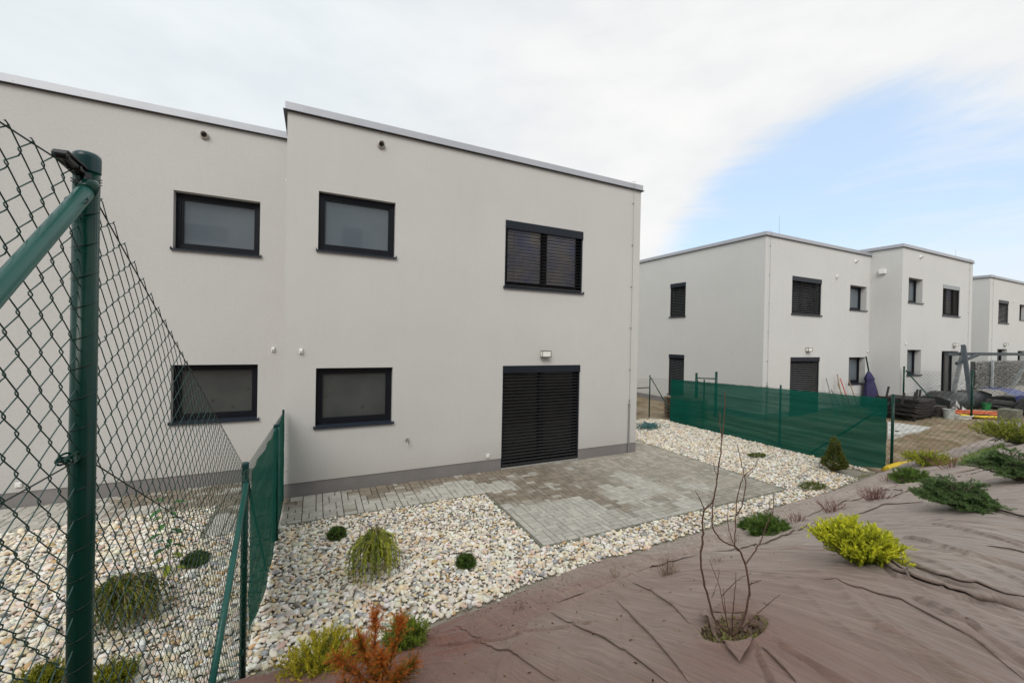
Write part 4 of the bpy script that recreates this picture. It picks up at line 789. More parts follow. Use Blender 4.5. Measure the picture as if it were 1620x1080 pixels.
def weeping(label, loc, w_, h_, n=120, seed=0, lean=0., tone=1.):
    P0 = np.array(loc, float); t = plant('weeping_spruce', label, 'shrub', P0, 'weeping spruces on short stems'); f = MB(); st = MB()
    st.tube([P0, P0 + [.01, 0, h_ * .45], P0 + [-.02, .01, h_ * .82]], [.016, .014, .010], 8)
    for i in range(n):
        a = i * 2.39996 + random.uniform(-.3, .3); q = random.uniform(.2, 1.) if random.random() < .85 else random.uniform(1., 1.25); R_ = w_ / 2 * q; top_ = h_ * (.98 - .22 * q) + random.uniform(-.05, .04); end = random.uniform(.0, .22) * h_ if q > .5 else random.uniform(.1, .45) * h_
        x, y = math.cos(a), math.sin(a); C = np.array([(0, 0, h_ * .78), (x * R_ * .45, y * R_ * .45, top_), (x * R_ * .85, y * R_ * .85, top_ * .90), (x * R_, y * R_, (top_ + end) / 2 + .05), (x * R_ * 1.04, y * R_ * 1.04, end + .02)]) + P0
        C[:, 0] += lean * (C[:, 2] - P0[2]); T = np.linspace(0, 4, 17); C = np.stack([np.interp(T, range(5), C[:, j]) for j in range(3)], 1); C[1:-1] = (C[:-2] + 2 * C[1:-1] + C[2:]) / 4; C[:, :2] += np.cumsum(RNG.normal(0, .003, (17, 2)), 0)
        st.tube(C, np.linspace(.0042, .0013, 17), 4, cap=False); base = np.array((.19, .26, .035)) if random.random() < .45 else np.array((.46, .50, .06)); base = base * random.uniform(.7, 1.35) * tone
        for k in range(2 if q > .4 else 5, 16):
            d = unit(C[k + 1] - C[k]); s0 = RNG.normal(0, .55, 3); needles(f, C[k], d + s0 * .25, .045, 20, (1.3, .017), .0026, base * random.uniform(.8, 1.2))
            if random.random() < .5: needles(f, C[k], unit(d * 1. + s0 * .9 + [0, 0, -.4]), .05, 20, (1.3, .016), .0026, base * random.uniform(.9, 1.3))
    for i in range(5):
        a = random.uniform(0, 6.28); L = w_ * .35; st.tube(np.array([(0, 0, h_ * .80), (math.cos(a) * L * .4, math.sin(a) * L * .4, h_ * 1.0), (math.cos(a) * L, math.sin(a) * L, h_ * .93), (math.cos(a) * L * 1.1, math.sin(a) * L * 1.1, h_ * .66)]) + P0, [.004, .0035, .003, .002], 5)
    st.build('stem', BARKG, t); f.build('foliage', FOL, t)
def tuft(label, uv, w_, h_, n, c0, c1, name='dry_stems', cat='plant', group=None, branch=2, r=.0014, stuff=False, base=None):
    P0 = hit(*uv) if base is None else np.array(base, float); f = MB()
    for i in range(n):
        a = random.uniform(0, 6.28); q = random.random() ** .7; B = P0 + [math.cos(a) * q * w_ * .18, math.sin(a) * q * w_ * .18, -.01]; tip = P0 + [math.cos(a) * q * w_ / 2, math.sin(a) * q * w_ / 2, h_ * random.uniform(.45, 1.1) * (1 - .35 * q)]
        C = [B, B * .45 + tip * .55 + RNG.normal(0, .012, 3), tip]; g = random.random(); c = np.array(c0) * (1 - g) + np.array(c1) * g; f.tube(C, [r * 1.3, r, r * .5], 4, c, cap=False)
        for k in range(branch):
            p = np.array(C[1]) * (1 - (k + .3) / (branch + 1)) + tip * (k + .3) / (branch + 1); f.tube([p, p + RNG.normal(0, .022, 3) + [0, 0, .03]], [r * .7, r * .3], 3, c, cap=False)
    o = f.build(name, DRY, None); return tag(o, label, cat, group)
# big gold juniper on the fabric
g1 = juniper('bright yellow-green juniper on the brown fabric, largest of the low shrubs there', (1354, 893), .47, .27, YEL, n=150, twigL=.055, nl=.016, nw=.0030, up=.55, per=17, gold=.75, dens=1.5)
spruce_spread('dark green spreading spruce on the fabric, right behind the yellow juniper', (1514, 808), .62, .24, 80)
spruce_spread('dark green spreading spruce cut by the right edge of the picture', (1608, 762), .85, .30, 80)
def at(u, v, dz=0.): return hit(u, v) + [0, 0, dz]
pine_mound('smaller of two round dwarf pines touching each other at the foot of the bank', at(1186, 843), .26, .17, PINE, 90)
pine_mound('larger of two round dwarf pines touching each other at the foot of the bank', at(1217, 847), .46, .24, PINE, 170)
pine_mound('round green dwarf pine on the fabric nearest to the yellow drain pipe', at(1446, 764), .62, .24, PINE, 150)
juniper('low yellow juniper at the end of the yellow drain pipe', (1474, 738), .85, .22, OLV, n=90, twigL=.10, nl=.03, nw=.006, up=.5, per=11, gold=.8, group='low yellow junipers')
juniper('olive yellow juniper beside the concrete blocks at the right edge', (1610, 704), 1.3, .42, OLV, n=90, twigL=.12, nl=.036, nw=.008, up=.6, per=11, gold=.6, group='low yellow junipers')
# conical spruce in front of the shade net
P0 = np.array([11.05, -2.95, 0.02]); t = plant('conical_spruce', 'small cone shaped spruce standing on the gravel before the green shade net', 'conifer', P0); f = MB(); st = MB(); st.tube([P0, P0 + [0, 0, .7]], [.018, .004], 6)
for i in range(900):
    z = 1 - math.sqrt(random.random()) ; z = z * .93; rr = .245 * (1 - z) ** .85 * (1 + .12 * math.sin(9 * z)) + .012; rr *= (.35 + .65 * sst(0, .12, z)) * random.uniform(.8, 1.08); a = random.uniform(0, 6.28)
    tip = P0 + [math.cos(a) * rr, math.sin(a) * rr, .06 + z * .80]; d = unit([math.cos(a), math.sin(a), .7]); g = random.random(); needles(f, tip - d * .06, d, .07, 24, (.9, .026), .0055, (np.array((.07, .09, .018)) * (1 - g) + np.array((.20, .22, .045)) * g))
st.build('trunk', BARKG, t); f.build('foliage', FOL, t)
# on the gravel
pine_mound('dark green cushion pine on the gravel, nearest to the paved strip', (.80, -1.84, .03), .25, .13, GRN, 110, group='cushion pines on the pebbles', nl=.03)
pine_mound('dark green cushion pine on the gravel, right of the weeping spruce', (2.22, -3.24, .03), .24, .13, GRN, 110, group='cushion pines on the pebbles', nl=.03)
pine_mound('dark green cushion pine seen through the wire mesh at the left', (-.80, -1.86, .03), .28, .12, GRN, 110, group='cushion pines on the pebbles', nl=.03)
weeping('weeping spruce on the open gravel between the shade net and the paving', (1.17, -2.98, .0), .50, .62, 150)
weeping('broad weeping spruce seen through the wire mesh beside the near post', (-1.12, -2.84, .0), .56, .50, 200, lean=-.15, tone=.55)
for lab, uv, w_, grp in (('flat green mat plant on the gravel close to the shade net', (1197, 722), .5, 1), ('flat green mat plant on the gravel beyond the corner of the patio', (1285, 771), .62, 1)):
    P = on(2, .02, *uv); f = MB()
    for i in range(220):
        q = math.sqrt(random.random()); a = random.uniform(0, 6.28); p = P + [math.cos(a) * q * w_ / 2, math.sin(a) * q * w_ * .22, .03]; g = random.random(); needles(f, p, unit([math.cos(a), math.sin(a), .35]), .06, 16, (.6, .022), .004, np.array((.08, .11, .02)) * (1 - g) + np.array((.17, .20, .04)) * g)
    tag(f.build('mat_plant', FOL), lab, 'plant', 'flat mat plants on the gravel')
# young broad-leaved plant behind the mesh
P0 = np.array([-1.02, -2.0, .02]); t = plant('young_cherry_laurel', 'young plant with large drooping green leaves behind the wire mesh', 'plant', P0); st = MB(); f = MB()
st.tube([P0, P0 + [.01, .01, .3], P0 + [-.03, .0, .62], P0 + [-.02, .0, .86]], [.006, .005, .004, .002], 6)
for i in range(23):
    z = .05 + i * .037; a = i * 2.4; d = unit([math.cos(a), math.sin(a), .25 - .6 * random.random()]); s_ = unit(np.cross(d, [0, 0, 1])); u_ = np.cross(s_, d); L = random.uniform(.13, .19); w_ = L * .20; o_ = P0 + [-.03 * min(z / .6, 1), 0, z]
    prof = [(0, .0), (.12, .12), (.35, .85), (.6, 1.), (.85, .55), (1., .0)]; V = []; 
    for q, ww in prof: V += [o_ + d * (.02 + L * q) - s_ * w_ * ww + u_ * (.10 * L * ww - .25 * L * q * q), o_ + d * (.02 + L * q) + u_ * (-.25 * L * q * q), o_ + d * (.02 + L * q) + s_ * w_ * ww + u_ * (.10 * L * ww - .25 * L * q * q)]
    F = [(3 * k + e, 3 * k + e + 1, 3 * k + e + 4, 3 * k + e + 3) for k in range(5) for e in (0, 1)]; c = np.array((.07, .20, .055)) * random.uniform(.7, 1.3) if i > 5 else np.array((.25, .30, .03)); f.addF(V, F, c)
st.build('stem', BARKG, t); f.build('leaf_cluster', FOL, t)
# foreground group at the lower edge
juniper('yellow-green juniper at the lower edge, left of the rust coloured conifer', (515, 1072), .62, .25, ((.16, .25, .03), (.66, .56, .045)), n=150, twigL=.055, nl=.016, nw=.0015, up=.5, per=18, gold=.7, dens=2.0, group='low junipers at the lower edge', sweep=(0, 0))
juniper('small green juniper tucked behind the rust coloured conifer', (640, 1036), .34, .24, ((.09, .17, .03), (.32, .40, .05)), n=90, twigL=.055, nl=.017, nw=.0015, up=.6, per=16, dens=2.0, gold=.6, group='low junipers at the lower edge')
juniper('yellow-green tuft of juniper at the lower edge, left of the near post', (75, 1085), .34, .16, ((.12, .17, .02), (.34, .34, .03)), n=80, twigL=.05, nl=.016, nw=.0026, up=.5, per=13, gold=.7, base=(-1.42, -3.55, .0), group='low junipers at the lower edge')
juniper('yellow-green tuft of juniper at the lower edge, right of the near post', (185, 1085), .30, .15, ((.12, .17, .02), (.34, .34, .03)), n=80, twigL=.05, nl=.016, nw=.0026, up=.5, per=13, gold=.7, base=(-.93, -3.72, .0), group='low junipers at the lower edge')
# rust coloured conifer
P0 = hit(598, 1100) + [0, 0, .0]; t = plant('rusty_conifer', 'rust orange conifer at the lower edge in front of the green juniper', 'conifer', P0); f = MB(); st = MB()
TR = [((0, 0, 0), (-.02, .02, .20), (-.015, .03, .40), (-.02, .02, .50)), ((0, 0, .03), (-.10, .0, .16), (-.17, -.02, .25), (-.22, -.02, .33)), ((0, 0, .05), (.07, .01, .20), (.11, .02, .34), (.12, .02, .42)), ((0, 0, .0), (-.12, -.03, .06), (-.18, -.02, .14)), ((0, 0, 0), (.13, -.02, .08), (.19, -.02, .15)), ((0, 0, .1), (.0, -.08, .24), (.0, -.1, .32)), ((0, 0, .05), (.05, -.10, .14), (.10, -.12, .2)), ((0, 0, .05), (-.06, .08, .2), (-.09, .12, .3))]
for C in TR:
    C = np.array(C) @ np.diag([1.1, 1.1, 1.0]) + P0; T = np.linspace(0, len(C) - 1, 14); C = np.stack([np.interp(T, range(len(C)), C[:, j]) for j in range(3)], 1); st.tube(C, np.linspace(.006, .002, 14), 5, cap=False)
    for k in range(2, 13):
        for s_ in range(15):
            d = unit(unit(C[k + 1] - C[k]) * .7 + RNG.normal(0, .55, 3) + [0, 0, .12]); L = random.uniform(.03, .085); g = random.random(); top_ = (C[k][2] - P0[2]) / .5
            c = (np.array((.50, .13, .022)) * (1 - g) + np.array((.66, .27, .045)) * g) if random.random() < .55 + .5 * top_ else (np.array((.22, .17, .03)) if random.random() < .6 else np.array((.13, .18, .04)))
            needles(f, C[k], d, L * 1.25, 46, (1.0, .015), .0011, c, .2)
st.build('stem', BARK, t); f.build('foliage', FOL, t)
a = MB(); q = hit(560, 1055)
for (u0, v0), (u1, v1), (u2, v2) in (((460, 1068), (490, 1066), (500, 1074)), ((500, 1048), (520, 1058), (545, 1060)), ((505, 1050), (525, 1035), (522, 1045)), ((490, 1050), (475, 1062), (462, 1062))):
    a.tube([hit(u0, v0) + [0, 0, .03], hit(u1, v1) + [0, 0, .05], hit(u2, v2) + [0, 0, .02]], [.004, .0035, .002], 5)
tag(a.build('bare_roots', BARKG), 'pale bare twigs lying under the yellow-green juniper at the lower edge', 'twigs')
# fresh grass strip on the bank and small weeds along the stones
f = MB()
for i in range(1500):
    u = random.uniform(1522, 1588); v = 731 - (u - 1522) * .36 + random.uniform(-5, 6); P = hit(u, v); g = random.random(); d = unit(RNG.normal(0, .5, 3) + [0, 0, 1]); L = random.uniform(.05, .13); s_ = unit(np.cross(d, RNG.normal(size=3))) * .006
    f.addF([P - s_, P + s_, P + d * L], [(0, 1, 2)], np.array((.10, .22, .02)) * (1 - g) + np.array((.26, .36, .06)) * g)
o = f.build('grass', FOL); kind(o, 'stuff'); tag(o, 'fresh green grass strip on the bank by the far spruce', 'grass')
f = MB()
for cx, cy, n, rr in ((11.2, -3.42, 160, .35), (10.2, -3.55, 80, .4), (8.4, -3.6, 60, .5), (.25, -1.35, 30, .12), (-.2, -4.0, 60, .2), (.35, -4.15, 60, .2), (5.9, -3.75, 50, .6), (7.0, -3.7, 50, .5), (11.6, -1.0, 20, .2), (2.9, -3.9, 30, .5)):
    for i in range(n):
        x = cx + random.gauss(0, rr); y = min(cy + random.gauss(0, .06), 3); P = np.array([x, y, float(gz(x, y)) + .02]); d = unit(RNG.normal(0, .6, 3) + [0, 0, .8]); L = random.uniform(.02, .06); s_ = unit(np.cross(d, RNG.normal(size=3))) * .005; g = random.random()
        f.addF([P - s_, P + s_, P + d * L + s_ * .3], [(0, 1, 2)], np.array((.09, .12, .02)) * (1 - g) + np.array((.20, .21, .05)) * g)
o = f.build('weeds', FOL); kind(o, 'stuff'); tag(o, 'tiny green weeds along the edge of the stones', 'weeds')
# dry clumps, each its own thing
DR0, DR1 = (.16, .085, .06), (.30, .20, .13)
for lab, uv, w_, h_, n in (('tallest dry brown clump on the fabric, left of the bare shrub', (1056, 912), .22, .22, 46), ('thin dry stems poking up at the fabric edge, left of the tall clump', (975, 920), .22, .15, 16), ('sparse dry stems at the fabric edge, nearest to the orange conifer', (735, 982), .2, .15, 12),
        ('small dry clump where the fabric begins, right of the sparse stems', (822, 974), .16, .15, 22), ('faint dry stems behind the bare shrub at the fabric edge', (1135, 895), .2, .10, 20), ('dry reddish heather clump in the fold between pines and bank top', (1385, 793), .55, .22, 90),
        ('reddish dry heather left of the yellow juniper', (1262, 832), .3, .16, 40), ('reddish dry heather farther back on the bank near the gravel', (1320, 812), .42, .16, 50), ('reddish dry heather between the round pine and far spruce', (1506, 742), .8, .28, 70),
        ('reddish dry twigs below the corner post of the shade net', (1408, 766), .4, .22, 40), ('dry twigs beside the small round dwarf pine', (1166, 862), .2, .12, 14), ('dry stems standing right of the tall dry clump', (905, 945), .16, .10, 12)):
    red = 'redd' in lab; tuft(lab, uv, w_, h_, n, (.15, .065, .06) if red else DR0, (.26, .13, .11) if red else DR1, 'heather' if red else 'dry_grass', group='dry clumps along the foot of the bank', branch=3, r=.0022 if red else .0012)
f = MB()
for i in range(600):
    x = random.uniform(-.5, 7) if i % 3 else random.gauss(2.2, .5); d_ = abs(random.gauss(0, 1.1)) + .05; y = float(yb(x)) - min(d_, 3.6); z = float(fabric(np.array([x]), np.array([y]))[0]) + .003; L = random.uniform(.004, .017); d = unit([random.gauss(0, 1), random.gauss(0, 1), random.uniform(-.1, .4)]); s_ = unit(np.cross(d, [0, 0, 1])) * L * random.uniform(.25, .6); P = np.array([x, y, z])
    f.addF([P - d * L, P + s_ + [0, 0, .003], P + d * L, P - s_], [(0, 1, 2, 3)], random.choice([(.10, .06, .03), (.22, .15, .08), (.05, .035, .025), (.30, .24, .15), (.14, .13, .04)]))
o = f.build('leaf_litter', FOL); kind(o, 'stuff'); tag(o, 'tiny dead leaves and crumbs scattered over the brown fabric', 'litter')
# bare shrub growing through the cut in the fabric
HB = hit(1152, 1008); DB = float((HB - CAMP) @ FW)
def bp(X, Y, k=0.): u = 1040 + X / 2.4545; v = 620 + Y / 2.4545; return CAMP + ray(u, v) * (DB + k)
t = plant('bare_shrub', 'leafless shrub with thin red-brown branches rising from a cut in the fabric', 'shrub', HB); tr = MB()
def br(pts, r0, r1, k0=0., k1=0., tw=True):
    n = len(pts); P = [bp(x, y, k0 + (k1 - k0) * i / (n - 1)) for i, (x, y) in enumerate(pts)]; P = np.array(P); T = np.linspace(0, n - 1, n * 4); Q = np.stack([np.interp(T, range(n), P[:, j]) for j in range(3)], 1); Q[1:-1] = (Q[:-2] + Q[1:-1] + Q[2:]) / 3; Q[1:-1] += RNG.normal(0, .0014, (len(Q) - 2, 3))
    rr = np.linspace(r0, r1, len(Q)) * (1 + .18 * (RNG.random(len(Q)) - .5)); tr.tube(Q, rr, 7)
    if tw:
        for k in range(3, len(Q) - 1, 3):
            if random.random() < .55: d = unit(RNG.normal(0, 1, 3) + unit(Q[k + 1] - Q[k]) * .8); tr.tube([Q[k], Q[k] + d * random.uniform(.006, .016)], [r1 * 1.1, r1 * .5], 4)
br([(285, 945), (250, 915), (215, 870), (190, 770), (168, 680), (168, 620), (178, 560), (174, 500), (182, 455)], .0055, .0042, 0, -.05)
br([(182, 455), (205, 435), (215, 425), (224, 380), (232, 340), (243, 260), (250, 180), (262, 90), (262, 0)], .0042, .0022, -.05, -.08); br([(182, 455), (165, 415), (145, 380)], .0028, .0012, -.05, -.1); br([(250, 180), (243, 130), (243, 70)], .0022, .0012, -.08, -.02); br([(235, 330), (222, 300), (218, 270)], .002, .001, -.08, -.14); br([(240, 290), (250, 275), (264, 268)], .0018, .0009, -.08, -.04)
br([(295, 945), (325, 905), (345, 860), (358, 760), (345, 680), (325, 620), (300, 595), (270, 590), (235, 560), (212, 520), (214, 450), (216, 425)], .0062, .0030, 0, .04)
br([(300, 595), (305, 500), (308, 420), (325, 345), (340, 320)], .0030, .0024, .05, .08); br([(308, 480), (330, 440), (345, 365), (338, 320), (330, 290), (318, 240), (310, 200)], .0034, .0014, .05, .10)
br([(342, 322), (375, 290), (395, 255)], .0024, .0011, .08, .14); br([(350, 325), (372, 305), (385, 282)], .0018, .001, .08, .02); br([(325, 620), (300, 605), (285, 560), (275, 520), (272, 430)], .0026, .0012, .04, -.06)
br([(345, 665), (385, 610), (405, 570), (430, 500), (450, 470), (452, 390)], .0036, .0014, .04, .12); br([(450, 470), (436, 450), (430, 425)], .002, .001, .1, .16); br([(386, 610), (372, 590)], .0018, .001, .08, .04)
br([(358, 745), (380, 738), (404, 730)], .003, .0014, .03, -.02); br([(290, 940), (345, 905), (385, 860), (430, 825), (475, 785)], .0040, .0014, 0, .12); br([(430, 826), (410, 818)], .0018, .001, .08, .05)
br([(285, 945), (265, 870), (250, 800), (238, 740), (220, 700), (202, 648)], .0030, .0012, 0, .1); br([(236, 735), (240, 700), (236, 685)], .0018, .001, .06, .12); br([(250, 790), (275, 765), (305, 735), (340, 710), (365, 705)], .0022, .001, .06, -.04); br([(290, 945), (292, 860), (300, 780), (305, 700)], .0030, .0012, 0, -.1); br([(212, 800), (225, 760), (232, 740)], .002, .001, -.02, .0); br([(285, 945), (270, 900), (262, 830), (256, 760)], .0026, .001, .02, -.08)
tr.build('branches', BARK, t)
# soil, moss and cut flaps of the fabric at its foot
hc, hrx, hry = HOLES[0]; f = MB()
for i in range(900):
    q = math.sqrt(random.random()); a = random.uniform(0, 6.28); x = hc[0] + math.cos(a) * q * hrx * 1.05; y = hc[1] + math.sin(a) * q * hry * 1.1; P = np.array([x, y, float(fabric(np.array([x]), np.array([y]))[0]) + .004]); d = unit(RNG.normal(0, .7, 3) + [0, 0, .7]); s_ = unit(np.cross(d, RNG.normal(size=3))) * random.uniform(.002, .006); g = random.random()
    c = ((.22, .24, .05), (.13, .09, .05), (.30, .22, .12), (.09, .06, .04), (.28, .28, .09))[random.randrange(5)]; L = random.uniform(.008, .026); f.addF([P - s_, P + s_, P + s_ + d * L, P - s_ * .4 + d * L], [(0, 1, 2, 3)], c)
for i in range(70):
    q = random.uniform(.5, 1.15); a = random.uniform(0, 6.28); x = hc[0] + math.cos(a) * q * hrx; y = hc[1] + math.sin(a) * q * hry; z = float(fabric(np.array([x]), np.array([y]))[0]) + .006; L = random.uniform(.03, .09); d = unit([random.gauss(0, 1), random.gauss(0, 1), random.uniform(0, .35)]); f.tube([(x, y, z), np.array([x, y, z]) + d * L * .5 + [0, 0, .006], np.array([x, y, z]) + d * L], .0011, 3, (.42, .33, .18), cap=False)
o = f.build('moss', FOL); kind(o, 'stuff'); tag(o, 'moss and dead leaves in the cut around the bare shrub', 'moss')
FABM = bpy.data.materials['woven_brown_fabric']
def flap(label, pts, lift, crv=.02):
    P = [hit(*p) for p in pts]; f = MB(); A, B, C_ = [np.array(p) for p in P]; n = 12; V = []; idx = {}
    for i in range(n + 1):
        for j in range(n + 1 - i):
            s_, t_ = i / n, j / n; p = A * (1 - s_ - t_) + B * s_ + C_ * t_; zf = float(fabric(np.array([p[0]]), np.array([p[1]]))[0]); p = np.array([p[0], p[1], zf + .004 + lift * t_ * (1 + .3 * math.sin(6 * s_)) + crv * t_ * (1 - t_) * 2 + .004 * math.sin(9 * s_ + 5 * t_)]); idx[i, j] = len(V); V.append(p)
    F = []
    for i in range(n):
        for j in range(n - i):
            F.append((idx[i, j], idx[i + 1, j], idx[i, j + 1]))
            if j < n - i - 1: F.append((idx[i + 1, j], idx[i + 1, j + 1], idx[i, j + 1]))
    f.addF(V, F); o = f.build('fabric_flap', FABM, None, smooth=True); m = o.modifiers.new('thick', 'SOLIDIFY'); m.thickness = .0015; tag(o, label, 'fabric', 'loose folds of the ground fabric')
flap('cut flap of fabric folded towards the camera below the bare shrub', [(1138, 1022), (1192, 1020), (1170, 1056)], .012); flap('cut flap of fabric lifted at the left of the bare shrub', [(1118, 966), (1140, 1008), (1106, 990)], .045, .02); flap('cut flap of fabric lifted behind the bare shrub', [(1122, 972), (1182, 976), (1152, 962)], .03)
flap('dark pointed fold of fabric right below the yellow juniper', [(1394, 892), (1426, 912), (1440, 936)], .035, .02)

# ================================================================ things in the neighbour's yard
# boards stacked behind the mesh
t = thing('board_stack', 'stack of dark weathered boards behind the mesh at the end of the shade net', 'stack of boards', (12.75, 2.8, 0))
for k in range(13):
    z = .02 + k * .062; a = MB(); sh = random.uniform(-.05, .05); n = 3
    if k % 2 == 0:
        for q in range(5): a.box(12.35 + sh + q * .19, 12.35 + sh + q * .19 + .15, 2.1 + sh, 3.3 + sh, z, z + .034)
    else:
        for q in (2.15, 2.65, 3.15): a.box(12.32, 13.28, q + sh, q + .1 + sh, z + .0, z + .058)
    a.build('board_layer', WOODM, t)
# heap of netting
P0 = on(2, .03, 1026, 677); a = MB()
for i in range(26):
    c = P0 + RNG.normal(0, 1, 3) * [.16, .10, .01] + [0, 0, .05]; th = np.linspace(0, 6.28, 18); r1, r2 = random.uniform(.12, .26), random.uniform(.08, .18); a.tube(np.stack([c[0] + r1 * np.cos(th + i), c[1] + r2 * np.sin(th + i), c[2] + .05 * np.sin(2 * th + i) + random.uniform(0, .06)], 1), .008, 5, cap=False)
tag(a.build('netting_heap', mat('teal_netting', (.05, .15, .15), .6, var=.4, vscale=20)), 'crumpled heap of blue-green netting on the gravel by the house corner', 'netting')
# parasol leaning in the corner
P0 = np.array([22.05, .98, .14]); t = thing('closed_parasol', 'closed violet parasol on a dark pole leaning in the house corner', 'parasol', P0)
a = MB(); a.tube([P0, P0 + [-.03, .1, 1.3], P0 + [-.12, .22, 2.25]], .028, 10); a.build('pole', GREEN, t); k = 24; rings = [(.40, .06), (.36, .5), (.30, .9), (.24, 1.15), (.22, 1.22), (.27, 1.28), (.15, 1.5), (.05, 1.62)]; V = []
for i, (r, z) in enumerate(rings):
    for j in range(k): q = j * 2 * math.pi / k; rr = r * (1 + .18 * (1 if j % 3 == 0 else -.6) * (1 - z / 1.8)); V.append(P0 + [rr * math.cos(q) * .95 - .055 * z, rr * math.sin(q) * .6 + .08 * z, z])
f = MB(); f.addF(V, [(i * k + j, i * k + (j + 1) % k, (i + 1) * k + (j + 1) % k, (i + 1) * k + j) for i in range(len(rings) - 1) for j in range(k)]); f.build('canopy', mat('violet_cloth', (.030, .027, .085), .85, var=.25, vscale=5), t, smooth=True)
# garden tools leaning on the wall
HW = mat('tool_handle_wood', (.22, .16, .10), .7); HG = mat('tool_handle_grey', (.16, .20, .21), .5); HR = mat('tool_red', (.42, .03, .03), .5)
def tool(label, u0, v0, u1, v1, m, name='rake', head=True):
    A = on(1, 1.22, u0, v0); B = on(1, .95, u1, v1); d = unit(A - B); B2 = B - d * max(0., (B[2] - .15) / d[2]); t = thing(name, label, 'garden tool', B2, 'garden tools leaning on the wall'); a = MB(); a.tube([B2, (A + B2) / 2, A], .018, 8); a.build('handle', m, t, smooth=True)
    if head:
        h = MB(); c = B2; h.box(c[0] - .18, c[0] + .18, c[1] - .02, c[1] + .01, c[2] - .01, c[2] + .02)
        for q in np.linspace(-.17, .17, 9): h.box(c[0] + q - .006, c[0] + q + .006, c[1] - .10, c[1] - .0201, c[2] - .008, c[2] + .004)
        h.build('tool_head', STEEL, t)
tool('grey handled rake, leftmost of the tools leaning on the far wall', 1307, 598, 1314, 624, HG); tool('wooden handled tool, tallest of those leaning on the far wall', 1324.5, 592, 1331, 625, HW, 'broom'); tool('red handled tool leaning on the far wall beside the wooden ones', 1329, 598, 1339, 626, HR, 'hoe'); tool('thin wooden stick leaning below the lower window of the far wall', 1343, 601, 1351, 625, HW, 'stick', False); tool('wooden handled tool beside the red one, half hidden by the shade net', 1325, 606, 1333, 626, HW, 'shovel', False); tool('short grey stick between the rake and the wooden tools', 1315, 616, 1320, 626, HG, 'stick', False)
# a crossed black clip on the rake is part of its grip
# black wicker loungers piled up
t = thing('wicker_lounger_pile', 'pile of black wicker loungers stacked behind the mesh by the umbrella corner', 'garden furniture', (20.9, -.6, .15))
for k in range(6):
    z = .28 + k * .105; sh = random.uniform(-.06, .06); a = MB(); xs_ = np.linspace(19.75 + sh + .02 * k, 21.75 + sh - .12 * k, 14)
    zz = z + .13 * np.abs((xs_ - xs_.mean()) / 1.0) ** 2 * (1 if k % 2 else .7); V = []
    for x, q in zip(xs_, zz):
        for y in (-1.15, 0.1): V += [(x, y - .02 * k, q), (x, y - .02 * k, q + .085)]
    F = []
    for i in range(13):
        o_ = 4 * i; n_ = 4 * (i + 1); F += [(o_ + 1, n_ + 1, n_ + 3, o_ + 3), (o_, o_ + 2, n_ + 2, n_), (o_, n_, n_ + 1, o_ + 1), (o_ + 2, o_ + 3, n_ + 3, n_ + 2)]
    F += [(0, 1, 3, 2), (52, 54, 55, 53)]; a.addF(V, F); a.build('wicker_frame', WICK, t)
for (x, y, z, dx, dz) in ((19.6, -.9, .75, .18, .42), (20.15, -1.0, .78, .2, .40), (20.2, -.2, .8, .2, .5), (20.7, -.9, .92, .08, .34), (21.5, -.7, .85, .1, .35), (19.25, -.3, .62, .14, .40)):
    a = MB(); a.obox((x, y, z), (x + dx, y, z + dz), .055, .05, up=(0, 1, 0)); a.build('leg', WICK, t)
for x in (19.9, 21.2): a = MB(); a.box(x, x + .08, -1.15, -1.07, .1, .34); a.build('leg', WICK, t)
t2 = thing('wicker_armchair', 'brown wicker armchair turned upside down beside the lounger pile', 'garden chair', (21.9, -.95, .2)); a = MB(); a.box(21.72, 22.22, -1.25, -.75, .52, .62); a.build('seat', mat('brown_wicker', (.06, .05, .045), .7, var=.4, vscale=50, bump=.8, bscale=80), t2); a = MB(); a.box(21.72, 21.79, -1.25, -.75, .22, .515); a.box(22.15, 22.22, -1.25, -.75, .22, .515); a.build('armrest', MATS['brown_wicker'], t2); a = MB(); a.box(21.795, 22.145, -.83, -.75, .18, .515); a.build('backrest', MATS['brown_wicker'], t2)
# dark tub sofa further back
t = thing('covered_bench', 'long black bench under a dark cover behind the fence brace', 'garden bench', (25., -.6, .2)); a = MB(); V = []; xs_ = np.linspace(23.2, 27.4, 16)
for x in xs_:
    tp = .88 + .09 * math.sin(x * 2.1) + .05 * math.sin(x * 5); V += [(x, -1.0, .35), (x, -1.05, tp - .08), (x, -.7, tp + .05), (x, -.1, tp), (x, -.05, .35)]
F = [(5 * i + j, 5 * i + j + 1, 5 * i + j + 6, 5 * i + j + 5) for i in range(15) for j in range(4)] + [(0, 1, 2, 3, 4), (75, 79, 78, 77, 76)]; a.addF(V[:], [f_ for f_ in F if len(f_) == 4]); a.addF([V[i] for i in (0, 1, 2, 3, 4)], [(0, 1, 2, 3, 4)]); a.addF([V[75 + i] for i in (0, 1, 2, 3, 4)], [(4, 3, 2, 1, 0)])
a.build('cover', mat('black_cover', (.018, .02, .022), .4, var=.3, vscale=5), t, smooth=True)
for x in (23.4, 25.2, 27.1): a = MB(); a.box(x, x + .09, -.9, -.82, .15, .348); a.build('leg', WICK, t)
